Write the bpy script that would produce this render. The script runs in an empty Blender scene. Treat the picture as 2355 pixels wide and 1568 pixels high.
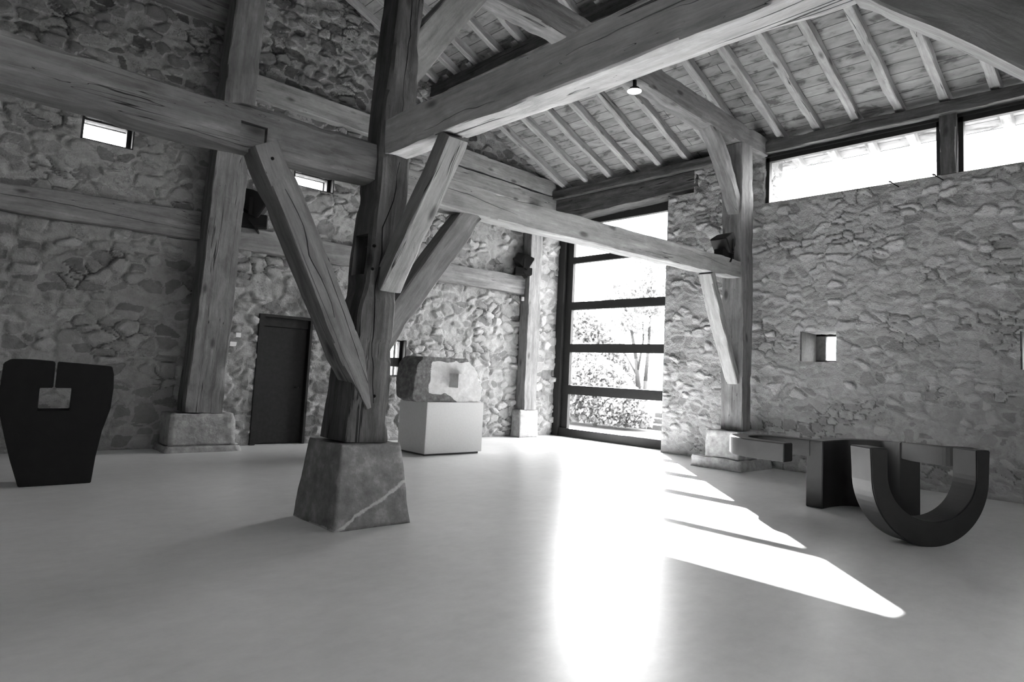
import bpy, bmesh, math, random
import numpy as np
from mathutils import Vector, Matrix

SC = bpy.context.scene
COL = SC.collection

# ---------------------------------------------------------------- camera
cam_d = bpy.data.cameras.new('camera')
cam = bpy.data.objects.new('camera', cam_d)
COL.objects.link(cam)
cam_d.sensor_width = 36.0
cam_d.lens = 1537.51 / 2355.0 * 36.0
cam_d.shift_x = -0.0011
cam_d.shift_y = -0.0246
cam_d.clip_start = 0.05
cam_d.clip_end = 400
_r = ((0.7338669, -0.67748032, 0.0495962), (0.09551947, 0.03063193, -0.99495614), (0.67254398, 0.73490278, 0.08719232))
cam.matrix_world = Matrix(((_r[0][0], -_r[1][0], -_r[2][0], 0.0),
                           (_r[0][1], -_r[1][1], -_r[2][1], 0.0),
                           (_r[0][2], -_r[1][2], -_r[2][2], 1.5),
                           (0, 0, 0, 1)))
SC.camera = cam

# ---------------------------------------------------------------- view, world, sun
SC.view_settings.view_transform = 'Standard'
SC.view_settings.look = 'None'
SC.view_settings.exposure = 0.72
SC.view_settings.gamma = 1.0
SC.view_settings.use_curve_mapping = False
SC.cycles.max_bounces = 10
SC.cycles.diffuse_bounces = 6
SC.cycles.glossy_bounces = 4
SC.cycles.transparent_max_bounces = 16
SC.cycles.caustics_reflective = False
SC.cycles.caustics_refractive = False
SC.cycles.sample_clamp_indirect = 12
SC.cycles.use_denoising = True

SKY = 19.0
SUN = 105.0
w = bpy.data.worlds.new('sky')
SC.world = w
w.use_nodes = True
wn = w.node_tree
wn.nodes.clear()
wo = wn.nodes.new('ShaderNodeOutputWorld')
bg = wn.nodes.new('ShaderNodeBackground')
tc = wn.nodes.new('ShaderNodeTexCoord')
sep = wn.nodes.new('ShaderNodeSeparateXYZ')
rmp = wn.nodes.new('ShaderNodeValToRGB')
rmp.color_ramp.elements[0].position = 0.0
rmp.color_ramp.elements[0].color = (0.25, 0.25, 0.25, 1)
rmp.color_ramp.elements[1].position = 0.9
rmp.color_ramp.elements[1].color = (0.8, 0.8, 0.8, 1)
e = rmp.color_ramp.elements.new(0.03)
e.color = (1.0, 1.0, 1.0, 1)
wn.links.new(tc.outputs['Generated'], sep.inputs[0])
wn.links.new(sep.outputs['Z'], rmp.inputs[0])
wn.links.new(rmp.outputs[0], bg.inputs[0])
bg.inputs[1].default_value = SKY
wn.links.new(bg.outputs[0], wo.inputs[0])

sd = bpy.data.lights.new('sun', 'SUN')
sd.energy = SUN
sd.angle = math.radians(0.6)
so = bpy.data.objects.new('sun', sd)
COL.objects.link(so)
so.location = (30, 28, 20)
so.rotation_euler = Vector((-1.0, -0.98, -0.7085)).to_track_quat('-Z', 'Y').to_euler()


def portal(name, loc, rot, sx, sy):
    d = bpy.data.lights.new(name, 'AREA')
    d.shape = 'RECTANGLE'
    d.size, d.size_y = sx, sy
    d.cycles.is_portal = True
    o = bpy.data.objects.new(name, d)
    COL.objects.link(o)
    o.location = loc
    o.rotation_euler = rot


# portals only steer sampling of the sky through the real openings; they emit nothing
portal('portal_tall_window', (12.97, 10.3, 2.8), (0, math.radians(90), 0), 5.7, 3.7)
portal('portal_clerestory', (12.97, 0.2, 5.5), (0, math.radians(90), 0), 1.0, 12.2)

# ---------------------------------------------------------------- helpers


def tag(o, label=None, cat=None, group=None, kind=None):
    if label: o['label'] = label
    if cat: o['category'] = cat
    if group: o['group'] = group
    if kind: o['kind'] = kind
    return o


def empty(name, loc, label, cat, group=None):
    o = bpy.data.objects.new(name, None)
    o.empty_display_size = 0.2
    COL.objects.link(o)
    o.location = loc
    return tag(o, label, cat, group)


def hsh(ix, iy, iz, seed):
    n = (ix.astype(np.int64) * 374761393 + iy.astype(np.int64) * 668265263 + iz.astype(np.int64) * 2147483647 + seed * 1274126177) & 0xffffffff
    n = ((n ^ (n >> 13)) * 1274126177) & 0xffffffff
    n = ((n ^ (n >> 16)) * 2246822519) & 0xffffffff
    n = n ^ (n >> 15)
    return (n & 0xffffff).astype(np.float64) / 16777215.0


def vn(x, y, z=None, seed=0):
    x = np.asarray(x, float); y = np.asarray(y, float)
    z = np.zeros_like(x) if z is None else np.asarray(z, float) + np.zeros_like(x)
    ix, iy, iz = np.floor(x), np.floor(y), np.floor(z)
    fx, fy, fz = x - ix, y - iy, z - iz
    fx, fy, fz = [f * f * (3 - 2 * f) for f in (fx, fy, fz)]
    r = 0
    for a in (0, 1):
        for b in (0, 1):
            for c in (0, 1):
                r = r + hsh(ix + a, iy + b, iz + c, seed) * (fx if a else 1 - fx) * (fy if b else 1 - fy) * (fz if c else 1 - fz)
    return r * 2 - 1


def fbm(x, y, z=None, seed=0, octaves=3):
    s, a, r = 1.0, 1.0, 0
    for i in range(octaves):
        r = r + a * vn(np.asarray(x) * s, np.asarray(y) * s, None if z is None else np.asarray(z) * s, seed + i * 17)
        s *= 2.03; a *= 0.5
    return r


def sstep(a, b, x):
    t = np.clip((x - a) / (b - a), 0, 1)
    return t * t * (3 - 2 * t)


def mesh_obj(name, verts, faces, mat, parent=None, loc=(0, 0, 0), smooth=True, attrs=None, mats=None):
    me = bpy.data.meshes.new(name)
    V = np.asarray(verts, dtype=np.float64)
    if isinstance(faces, np.ndarray):
        n = len(faces)
        me.vertices.add(len(V)); me.vertices.foreach_set('co', V.ravel())
        me.loops.add(n * 4); me.loops.foreach_set('vertex_index', faces.ravel().astype(np.int32))
        me.polygons.add(n); me.polygons.foreach_set('loop_start', np.arange(0, n * 4, 4, dtype=np.int32))
        me.update(calc_edges=True)
    else:
        me.from_pydata([tuple(v) for v in V], [], faces)
        me.update()
    me.materials.append(mat)
    for m in (mats or []): me.materials.append(m)
    if smooth:
        me.polygons.foreach_set('use_smooth', np.ones(len(me.polygons), dtype=bool))
    for k, arr in (attrs or {}).items():
        arr = np.asarray(arr, float)
        if arr.ndim == 2 and arr.shape[1] == 3:
            a = me.attributes.new(k, 'FLOAT_VECTOR', 'POINT'); a.data.foreach_set('vector', arr.ravel())
        else:
            a = me.attributes.new(k, 'FLOAT', 'POINT'); a.data.foreach_set('value', arr.ravel())
    o = bpy.data.objects.new(name, me)
    COL.objects.link(o)
    o.location = loc
    if parent: o.parent = parent
    return o


def bm_obj(name, bm, mat, parent=None, loc=(0, 0, 0), bevel=0.0, smooth=False):
    if bevel:
        bmesh.ops.bevel(bm, geom=list(bm.edges), offset=bevel, segments=2, affect='EDGES', clamp_overlap=True)
    bmesh.ops.recalc_face_normals(bm, faces=bm.faces)
    me = bpy.data.meshes.new(name)
    bm.to_mesh(me); bm.free()
    me.materials.append(mat)
    if smooth:
        me.polygons.foreach_set('use_smooth', np.ones(len(me.polygons), dtype=bool))
    o = bpy.data.objects.new(name, me)
    COL.objects.link(o)
    o.location = loc
    if parent: o.parent = parent
    return o


def add_box(bm, lo, hi, rot=None, org=None):
    m = bmesh.ops.create_cube(bm, size=1.0)['verts']
    lo, hi = Vector(lo), Vector(hi)
    for v in m:
        v.co = Vector(((lo[i] + hi[i]) / 2 + v.co[i] * (hi[i] - lo[i])) for i in range(3))
        if rot is not None:
            v.co = rot @ v.co
        if org is not None:
            v.co += Vector(org)
    return m


def box(name, lo, hi, mat, parent=None, bevel=0.0, org=(0, 0, 0)):
    """a box given in world coordinates; the mesh is stored relative to org (the parent's location)"""
    bm = bmesh.new()
    add_box(bm, Vector(lo) - Vector(org), Vector(hi) - Vector(org))
    return bm_obj(name, bm, mat, parent, (0, 0, 0), bevel)


def add_cyl(bm, p0, p1, r0, r1=None, seg=20, caps=True):
    p0, p1 = Vector(p0), Vector(p1)
    r1 = r0 if r1 is None else r1
    q = (p1 - p0).to_track_quat('Z', 'Y').to_matrix()
    a, b = [], []
    for i in range(seg):
        t = 2 * math.pi * i / seg
        c = Vector((math.cos(t), math.sin(t), 0))
        a.append(bm.verts.new(p0 + q @ (c * r0)))
        b.append(bm.verts.new(p1 + q @ (c * r1)))
    for i in range(seg):
        j = (i + 1) % seg
        bm.faces.new((a[i], a[j], b[j], b[i]))
    if caps:
        bm.faces.new(a[::-1]); bm.faces.new(b)


# ---------------------------------------------------------------- materials (all shades of grey)


def newmat(name):
    m = bpy.data.materials.new(name)
    m.use_nodes = True
    nt = m.node_tree
    p = nt.nodes['Principled BSDF']
    return m, nt, p


def N(nt, t, **kw):
    n = nt.nodes.new(t)
    for k, v in kw.items():
        if k in n.bl_rna.properties and k not in n.inputs:
            setattr(n, k, v)
    return n


def ramp(nt, src, stops):
    r = nt.nodes.new('ShaderNodeValToRGB')
    el = r.color_ramp.elements
    el[0].position, el[0].color = stops[0][0], (stops[0][1],) * 3 + (1,)
    el[1].position, el[1].color = stops[-1][0], (stops[-1][1],) * 3 + (1,)
    for p, v in stops[1:-1]:
        x = el.new(p); x.color = (v, v, v, 1)
    nt.links.new(src, r.inputs[0])
    return r.outputs[0]


def math_n(nt, op, a, b=None, c=None):
    n = nt.nodes.new('ShaderNodeMath'); n.operation = op
    for i, v in enumerate((a, b, c)):
        if v is None: continue
        if isinstance(v, (int, float)): n.inputs[i].default_value = v
        else: nt.links.new(v, n.inputs[i])
    return n.outputs[0]


def noise(nt, vec, scale, detail=4, rough=0.55, dist=0.0):
    n = nt.nodes.new('ShaderNodeTexNoise')
    n.inputs['Scale'].default_value = scale
    n.inputs['Detail'].default_value = detail
    n.inputs['Roughness'].default_value = rough
    n.inputs['Distortion'].default_value = dist
    if vec is not None: nt.links.new(vec, n.inputs['Vector'])
    return n.outputs[0]


def mapping(nt, vec, scale, loc=(0, 0, 0)):
    n = nt.nodes.new('ShaderNodeMapping')
    n.inputs['Scale'].default_value = scale
    n.inputs['Location'].default_value = loc
    nt.links.new(vec, n.inputs['Vector'])
    return n.outputs[0]


def attr(nt, name, out='Fac'):
    n = nt.nodes.new('ShaderNodeAttribute'); n.attribute_name = name
    return n.outputs[out]


def bump(nt, p, h, strength, dist):
    b = nt.nodes.new('ShaderNodeBump')
    b.inputs['Strength'].default_value = strength
    b.inputs['Distance'].default_value = dist
    nt.links.new(h, b.inputs['Height'])
    nt.links.new(b.outputs[0], p.inputs['Normal'])
    return b


def objcoord(nt):
    return nt.nodes.new('ShaderNodeTexCoord').outputs['Object']


def wood_mat(name, lo, hi, crack=1.0, rough=0.75):
    """hewn oak: streaks and drying cracks run along the 'grain' attribute (length, across, across)"""
    m, nt, p = newmat(name)
    g = attr(nt, 'grain', 'Vector')
    streak = noise(nt, mapping(nt, g, (0.9, 13, 13)), 1.0, 5, 0.55, 0.15)
    blotch = noise(nt, mapping(nt, g, (2.6, 6.0, 6.0), (3, 1, 7)), 1.0, 6, 0.68, 0.4)
    fine = noise(nt, mapping(nt, g, (5, 70, 70)), 1.0, 3, 0.6)
    mix = math_n(nt, 'ADD', math_n(nt, 'MULTIPLY', streak, 0.45), math_n(nt, 'MULTIPLY', blotch, 0.40))
    mix = math_n(nt, 'ADD', mix, math_n(nt, 'MULTIPLY', fine, 0.15))
    base = ramp(nt, mix, [(0.30, lo * 0.6), (0.44, lo * 1.05), (0.56, (lo + hi) / 2), (0.70, hi * 1.15)])
    cr = noise(nt, mapping(nt, g, (0.16, 5.0, 5.0), (11, 5, 2)), 1.0, 3, 0.55, 0.15)
    cr = math_n(nt, 'ABSOLUTE', math_n(nt, 'SUBTRACT', cr, 0.5))
    gate = noise(nt, mapping(nt, g, (0.6, 1.5, 1.5), (2, 9, 4)), 1.0, 2, 0.5)
    wd = math_n(nt, 'MULTIPLY', ramp(nt, gate, [(0.54, 0.0), (0.68, 1.0)]), 0.014 * crack)
    line = math_n(nt, 'SMOOTH_MIN', math_n(nt, 'DIVIDE', cr, math_n(nt, 'ADD', wd, 0.0006)), 1.0, 0.2)
    line = ramp(nt, line, [(0.25, 0.0), (1.0, 1.0)])
    vo = nt.nodes.new('ShaderNodeTexVoronoi'); vo.inputs['Scale'].default_value = 1.0
    nt.links.new(mapping(nt, g, (1.3, 3.1, 3.1), (5, 5, 5)), vo.inputs['Vector'])
    knot = ramp(nt, vo.outputs['Distance'], [(0.07, 0.35), (0.16, 1.0)])
    mul = nt.nodes.new('ShaderNodeMix'); mul.data_type = 'RGBA'; mul.blend_type = 'MULTIPLY'; mul.inputs[0].default_value = 1.0
    nt.links.new(base, mul.inputs[6]); nt.links.new(knot, mul.inputs[7])
    mul2 = nt.nodes.new('ShaderNodeMix'); mul2.data_type = 'RGBA'; mul2.blend_type = 'MIX'
    nt.links.new(line, mul2.inputs[0])
    mul2.inputs[6].default_value = (lo * 0.15,) * 3 + (1,)
    nt.links.new(mul.outputs[2], mul2.inputs[7])
    nt.links.new(mul2.outputs[2], p.inputs['Base Color'])
    p.inputs['Roughness'].default_value = rough
    p.inputs['Specular IOR Level'].default_value = 0.3
    hgt = math_n(nt, 'ADD', math_n(nt, 'MULTIPLY', streak, 0.5), math_n(nt, 'MULTIPLY', line, 0.6))
    hgt = math_n(nt, 'ADD', hgt, math_n(nt, 'MULTIPLY', blotch, 0.7))
    bump(nt, p, hgt, 0.5, 0.035)
    return m


def rubble_mat(name, stone_lo, stone_hi, mortar, high=None):
    """rubble masonry; per-vertex attributes say which stone (tone) and where mortar lies"""
    m, nt, p = newmat(name)
    co = objcoord(nt)
    tone = attr(nt, 'tone'); mo = attr(nt, 'mortar')
    n1 = noise(nt, co, 9.0, 6, 0.65)
    n2 = noise(nt, co, 38.0, 5, 0.6)
    t = math_n(nt, 'ADD', math_n(nt, 'MULTIPLY', tone, 0.62), math_n(nt, 'MULTIPLY', n1, 0.38))
    st = ramp(nt, t, [(0.12, stone_lo * 0.6), (0.34, stone_lo), (0.62, stone_hi), (0.9, stone_hi * 1.35)])
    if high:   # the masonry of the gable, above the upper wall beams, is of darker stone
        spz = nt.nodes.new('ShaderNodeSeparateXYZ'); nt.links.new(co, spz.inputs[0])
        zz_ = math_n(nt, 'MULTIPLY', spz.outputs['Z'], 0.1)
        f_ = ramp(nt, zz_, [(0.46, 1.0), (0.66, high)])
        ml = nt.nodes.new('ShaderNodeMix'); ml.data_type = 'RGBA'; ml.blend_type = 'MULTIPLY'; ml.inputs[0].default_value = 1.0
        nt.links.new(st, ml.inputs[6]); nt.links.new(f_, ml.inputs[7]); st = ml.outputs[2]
    mr = ramp(nt, n1, [(0.3, mortar * 0.78), (0.7, mortar * 1.12)])
    gap = ramp(nt, math_n(nt, 'ADD', mo, 1.0), [(0.2, 0.5), (0.8, 1.0)])
    mm = math_n(nt, 'ADD', mo, math_n(nt, 'MULTIPLY', math_n(nt, 'SUBTRACT', n2, 0.5), 0.9))
    mk = ramp(nt, mm, [(0.38, 0.0), (0.62, 1.0)])
    mx = nt.nodes.new('ShaderNodeMix'); mx.data_type = 'RGBA'
    nt.links.new(mk, mx.inputs[0]); nt.links.new(st, mx.inputs[6]); nt.links.new(mr, mx.inputs[7])
    mg = nt.nodes.new('ShaderNodeMix'); mg.data_type = 'RGBA'; mg.blend_type = 'MULTIPLY'; mg.inputs[0].default_value = 1.0
    nt.links.new(mx.outputs[2], mg.inputs[6]); nt.links.new(gap, mg.inputs[7])
    nt.links.new(mg.outputs[2], p.inputs['Base Color'])
    p.inputs['Roughness'].default_value = 0.9
    p.inputs['Specular IOR Level'].default_value = 0.2
    h = math_n(nt, 'ADD', math_n(nt, 'MULTIPLY', n1, 1.0), math_n(nt, 'MULTIPLY', n2, 0.45))
    bump(nt, p, h, 1.0, 0.035)
    return m


def simple(name, v, rough=0.5, metal=0.0, nscale=0, namp=0.0, bstr=0.0, bdist=0.01, spec=0.4):
    m, nt, p = newmat(name)
    p.inputs['Base Color'].default_value = (v, v, v, 1)
    p.inputs['Roughness'].default_value = rough
    p.inputs['Metallic'].default_value = metal
    p.inputs['Specular IOR Level'].default_value = spec
    if nscale:
        n = noise(nt, objcoord(nt), nscale, 6, 0.62)
        c = ramp(nt, n, [(0.3, v * (1 - namp)), (0.7, min(1, v * (1 + namp)))])
        nt.links.new(c, p.inputs['Base Color'])
        if bstr: bump(nt, p, n, bstr, bdist)
    return m


M = {}
M['wood_mid'] = wood_mat('weathered_oak', 0.12, 0.26, 0.6)
M['wood_dark'] = wood_mat('dark_oak', 0.045, 0.135, 1.3)
M['wood_pale'] = wood_mat('pale_oak', 0.20, 0.38, 0.5)
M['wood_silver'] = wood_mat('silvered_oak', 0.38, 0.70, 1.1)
M['wood_rafter'] = wood_mat('rafter_oak', 0.25, 0.47, 0.5)
M['rubble'] = rubble_mat('rubble_masonry', 0.26, 0.37, 0.35)
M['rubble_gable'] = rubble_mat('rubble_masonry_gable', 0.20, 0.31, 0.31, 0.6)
M['black_metal'] = simple('blackened_steel_frame', 0.010, 0.55, 0.0, 12, 0.3)
M['black_gear'] = simple('black_enamel', 0.006, 0.6, spec=0.25)
M['door_black'] = simple('dark_painted_boards', 0.012, 0.6, 0.0, 14, 0.35, 0.2, 0.01, 0.25)
M['steel'] = simple('patinated_steel', 0.012, 0.5, 0.0, 5, 0.35, 0.05, 0.006, 0.4)
M['dark_granite'] = simple('dark_sculpture_steel', 0.006, 0.7, 0.0, 10, 0.3, 0.25, 0.01, 0.2)
M['plinth'] = simple('painted_plinth', 0.62, 0.6, 0.0, 30, 0.05)
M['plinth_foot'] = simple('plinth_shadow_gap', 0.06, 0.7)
M['plate'] = simple('white_plastic', 0.75, 0.4)
M['granite'] = simple('granite_block', 0.30, 0.85, 0.0, 9, 0.35, 0.6, 0.03)
M['gravel'] = simple('short_grass', 0.10, 0.95, 0.0, 20, 0.2)
M['leaf'] = simple('sunlit_leaves', 0.26, 0.75, 0.0, 1.3, 0.35)
nt_ = M['leaf'].node_tree
pl_n = nt_.nodes['Principled BSDF']
tl_ = nt_.nodes.new('ShaderNodeBsdfTranslucent'); tl_.inputs[0].default_value = (0.24, 0.24, 0.24, 1)
ms_ = nt_.nodes.new('ShaderNodeMixShader'); ms_.inputs[0].default_value = 0.45
nt_.links.new(pl_n.outputs[0], ms_.inputs[1]); nt_.links.new(tl_.outputs[0], ms_.inputs[2])
nt_.links.new(ms_.outputs[0], nt_.nodes['Material Output'].inputs[0])
M['bark'] = simple('bark', 0.045, 0.9, 0.0, 20, 0.3, 0.4)
M['exterior_wood'] = simple('eave_timber', 0.10, 0.8, 0.0, 12, 0.3)

# floor: polished concrete
m, nt, p = newmat('polished_concrete')
co = objcoord(nt)
n1 = noise(nt, mapping(nt, co, (1, 1, 1)), 0.8, 7, 0.6, 0.0)
n2 = noise(nt, mapping(nt, co, (1.0, 1.5, 1)), 5.0, 8, 0.75)
t = math_n(nt, 'ADD', math_n(nt, 'MULTIPLY', n1, 0.5), math_n(nt, 'MULTIPLY', n2, 0.5))
nt.links.new(ramp(nt, t, [(0.36, 0.60), (0.5, 0.68), (0.64, 0.75)]), p.inputs['Base Color'])
nt.links.new(ramp(nt, n1, [(0.3, 0.30), (0.7, 0.32)]), p.inputs['Roughness'])
p.inputs['Specular IOR Level'].default_value = 0.9
bump(nt, p, noise(nt, co, 60.0, 3, 0.6), 0.05, 0.004)
M['floor'] = m

# stone block under the centre post, with a pale vein crossing it
m, nt, p = newmat('veined_limestone_block')
co = objcoord(nt)
n1 = noise(nt, co, 7.0, 7, 0.68)
base = ramp(nt, n1, [(0.3, 0.10), (0.52, 0.175), (0.72, 0.30)])
sp = nt.nodes.new('ShaderNodeSeparateXYZ'); nt.links.new(co, sp.inputs[0])
wob = math_n(nt, 'MULTIPLY', math_n(nt, 'SUBTRACT', noise(nt, co, 4.0, 4, 0.7), 0.5), 0.12)
pl = math_n(nt, 'SUBTRACT', math_n(nt, 'ADD', sp.outputs['Z'], wob), math_n(nt, 'ADD', math_n(nt, 'MULTIPLY', sp.outputs['X'], 0.52), 0.205))
vein = ramp(nt, math_n(nt, 'ABSOLUTE', pl), [(0.010, 1.0), (0.022, 0.0)])
mx = nt.nodes.new('ShaderNodeMix'); mx.data_type = 'RGBA'
nt.links.new(vein, mx.inputs[0]); nt.links.new(base, mx.inputs[6]); mx.inputs[7].default_value = (0.42, 0.42, 0.42, 1)
nt.links.new(mx.outputs[2], p.inputs['Base Color'])
p.inputs['Roughness'].default_value = 0.85
bump(nt, p, n1, 0.6, 0.03)
M['veined'] = m

# roof boards: planks run along y, joints across the slope
m, nt, p = newmat('roof_boards')
co = objcoord(nt)
sp = nt.nodes.new('ShaderNodeSeparateXYZ'); nt.links.new(co, sp.inputs[0])
cb = nt.nodes.new('ShaderNodeCombineXYZ')
nt.links.new(sp.outputs['Y'], cb.inputs[0]); nt.links.new(sp.outputs['X'], cb.inputs[1])
br = nt.nodes.new('ShaderNodeTexBrick')
nt.links.new(cb.outputs[0], br.inputs['Vector'])
br.inputs['Scale'].default_value = 1.0
br.inputs['Brick Width'].default_value = 3.1
br.inputs['Row Height'].default_value = 0.225
br.inputs['Mortar Size'].default_value = 0.006
br.inputs['Mortar Smooth'].default_value = 0.3
br.inputs['Color1'].default_value = (0.22, 0.22, 0.22, 1)
br.inputs['Color2'].default_value = (0.33, 0.33, 0.33, 1)
br.inputs['Mortar'].default_value = (0.03, 0.03, 0.03, 1)
gr = noise(nt, mapping(nt, co, (16, 1.6, 16)), 1.0, 6, 0.65)
st = noise(nt, mapping(nt, co, (5.5, 2.2, 1), (3, 8, 0)), 1.0, 4, 0.6, 0.5)
k = math_n(nt, 'MULTIPLY', ramp(nt, gr, [(0.3, 0.85), (0.7, 1.1)]), ramp(nt, st, [(0.36, 0.3), (0.46, 0.8), (0.6, 1.0)]))
mul = nt.nodes.new('ShaderNodeMix'); mul.data_type = 'RGBA'; mul.blend_type = 'MULTIPLY'; mul.inputs[0].default_value = 1
nt.links.new(br.outputs['Color'], mul.inputs[6]); nt.links.new(k, mul.inputs[7])
nt.links.new(mul.outputs[2], p.inputs['Base Color'])
p.inputs['Roughness'].default_value = 0.8
hh = math_n(nt, 'SUBTRACT', math_n(nt, 'MULTIPLY', gr, 0.3), br.outputs['Fac'])
bump(nt, p, hh, 0.6, 0.012)
M['boards'] = m

# sculpted limestone: fresh cut face, weathered crust
m, nt, p = newmat('carved_limestone')
co = objcoord(nt)
cr = attr(nt, 'crust')
n1 = noise(nt, co, 11.0, 6, 0.65)
k = math_n(nt, 'ADD', cr, math_n(nt, 'MULTIPLY', math_n(nt, 'SUBTRACT', n1, 0.5), 0.5))
kk = ramp(nt, k, [(0.42, 0.0), (0.56, 1.0)])
a = ramp(nt, n1, [(0.3, 0.50), (0.7, 0.66)])
b = ramp(nt, n1, [(0.3, 0.06), (0.5, 0.13), (0.72, 0.24)])
mx = nt.nodes.new('ShaderNodeMix'); mx.data_type = 'RGBA'
nt.links.new(kk, mx.inputs[0]); nt.links.new(a, mx.inputs[6]); nt.links.new(b, mx.inputs[7])
nt.links.new(mx.outputs[2], p.inputs['Base Color'])
p.inputs['Roughness'].default_value = 0.9
bump(nt, p, n1, 0.6, 0.03)
M['limestone'] = m

# window glass: thin pane
m, nt, p = newmat('window_glass')
nt.nodes.remove(p)
out = nt.nodes['Material Output']
tr = nt.nodes.new('ShaderNodeBsdfTransparent'); tr.inputs[0].default_value = (0.94, 0.94, 0.94, 1)
gl = nt.nodes.new('ShaderNodeBsdfGlossy'); gl.inputs['Roughness'].default_value = 0.02
lw = nt.nodes.new('ShaderNodeLayerWeight'); lw.inputs[0].default_value = 0.5
fr = math_n(nt, 'ADD', math_n(nt, 'MULTIPLY', math_n(nt, 'POWER', lw.outputs['Facing'], 5.0), 0.6), 0.045)
mx = nt.nodes.new('ShaderNodeMixShader')
nt.links.new(fr, mx.inputs[0]); nt.links.new(tr.outputs[0], mx.inputs[1]); nt.links.new(gl.outputs[0], mx.inputs[2])
nt.links.new(mx.outputs[0], out.inputs[0])
M['glass'] = m

m, nt, p = newmat('lamp_disc')
p.inputs['Emission Color'].default_value = (1, 1, 1, 1)
p.inputs['Emission Strength'].default_value = 12
M['lamp'] = m
M['shutter'] = simple('grey_lining_board', 0.09, 0.8, 0.0, 14, 0.3)

# ---------------------------------------------------------------- rubble walls


def stones(a, b, seed, sx=0.33, sy=0.19):
    """height, tone and mortar of irregular coursed rubble at wall coordinates a (along), b (up), in metres"""
    wa = a + 0.07 * fbm(a * 3.6, b * 3.6, seed=seed + 1, octaves=2)
    wb = b + 0.06 * fbm(a * 3.0, b * 4.4, seed=seed + 2, octaves=2)
    big = sstep(-0.2, 0.5, vn(a * 0.55, b * 0.7, seed=seed + 3))
    px, py = wa / sx, wb / sy
    cx, cy = np.floor(px), np.floor(py)
    f1 = np.full(a.shape, 9.0); f2 = np.full(a.shape, 9.0)
    idx = np.zeros(a.shape); idy = np.zeros(a.shape)
    for i in (-2, -1, 0, 1, 2):
        for j in (-2, -1, 0, 1, 2):
            gx, gy = cx + i, cy + j
            ox = hsh(gx, gy, gx * 0, seed + 5); oy = hsh(gx, gy, gx * 0, seed + 6)
            wgt = hsh(gx, gy, gx * 0, seed + 7) * 0.35
            dx, dy = gx + 0.1 + 0.8 * ox - px, gy + 0.1 + 0.8 * oy - py
            d = np.sqrt(dx * dx + dy * dy) - wgt
            near = d < f1
            f2 = np.where(near, f1, np.minimum(f2, d))
            idx = np.where(near, gx, idx); idy = np.where(near, gy, idy)
            f1 = np.where(near, d, f1)
    e = f2 - f1
    rnd = hsh(idx, idy, idx * 0, seed + 8)
    rnd2 = hsh(idx, idy, idx * 0, seed + 9)
    wid = 0.10 + 0.22 * rnd2
    s = sstep(wid * 0.5, wid * 0.5 + 0.16, e)
    buried = sstep(0.62, 0.85, hsh(idx, idy, idx * 0, seed + 10))
    hgt = s * (0.012 + 0.034 * rnd) * (1 - 0.8 * buried)
    tilt = (rnd2 - 0.5) * 0.05 * (px - idx) * s + (rnd - 0.5) * 0.05 * (py - idy) * s
    hgt = hgt + tilt * (1 - buried) + 0.018 * fbm(a * 1.3, b * 1.3, seed=seed + 11) + 0.009 * fbm(a * 9, b * 12, seed=seed + 12, octaves=3)
    crev = sstep(0.17, 0.03, e) * sstep(0.05, 0.55, vn(a * 2.1, b * 2.6, seed=seed + 13))
    hgt = hgt - 0.022 * crev
    mort = np.clip(1 - s + 0.55 * buried, 0, 1) * (1 - crev) - 1.2 * crev
    tone = np.clip(rnd * 0.85 + 0.15 * rnd2, 0, 1)
    return hgt, tone, mort


class Masonry:
    def __init__(self):
        self.v, self.f, self.t, self.m, self.n = [], [], [], [], 0

    def patch(self, A, B, pos, nrm, seed, skip=None, off=(0, 0), amp=1.0, edges=None, sx=0.33, sy=0.19):
        """grid A x B on the plane pos(a,b); stones bulge along nrm; skip(ac,bc) drops cells; edges: list of rects kept flush"""
        a, b = np.meshgrid(A, B, indexing='ij')
        h, t, mo = stones(a + off[0], b + off[1], seed, sx, sy)
        d = np.minimum(np.minimum(a - A[0], A[-1] - a), np.minimum(b - B[0], B[-1] - b))
        for (a0, a1, b0, b1) in (edges or []):
            dx = np.maximum(np.maximum(a0 - a, a - a1), 0); dy = np.maximum(np.maximum(b0 - b, b - b1), 0)
            d = np.minimum(d, np.hypot(dx, dy))
        h = h * amp * sstep(0, 0.06, d)
        P = pos(a, b) + np.asarray(nrm, float) * h[..., None]
        na, nb = len(A), len(B)
        ids = np.arange(na * nb).reshape(na, nb) + self.n
        q = np.stack([ids[:-1, :-1], ids[1:, :-1], ids[1:, 1:], ids[:-1, 1:]], -1)
        if skip is not None:
            ac = (a[:-1, :-1] + a[1:, 1:]) / 2; bc = (b[:-1, :-1] + b[1:, 1:]) / 2
            q = q[~skip(ac, bc)]
        else:
            q = q.reshape(-1, 4)
        self.v.append(P.reshape(-1, 3)); self.f.append(q.reshape(-1, 4)); self.t.append(t.ravel()); self.m.append(mo.ravel())
        self.n += na * nb

    def build(self, name, mat, kind='structure'):
        V, F = np.concatenate(self.v), np.concatenate(self.f)
        T, Mo = np.concatenate(self.t), np.concatenate(self.m)
        used = np.zeros(len(V), bool); used[F.ravel()] = True
        remap = np.cumsum(used) - 1
        o = mesh_obj(name, V[used], remap[F], mat, attrs={'tone': T[used], 'mortar': Mo[used]})
        if kind: o['kind'] = kind
        return o


def lines(a, b, step, cuts=()):
    pts = sorted({round(x, 5) for x in [a, b] + [c for c in cuts if a < c < b]})
    out = []
    for p0, p1 in zip(pts[:-1], pts[1:]):
        n = max(1, int(math.ceil((p1 - p0) / step)))
        out += list(np.linspace(p0, p1, n + 1)[:-1])
    return np.array(out + [pts[-1]])


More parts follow.
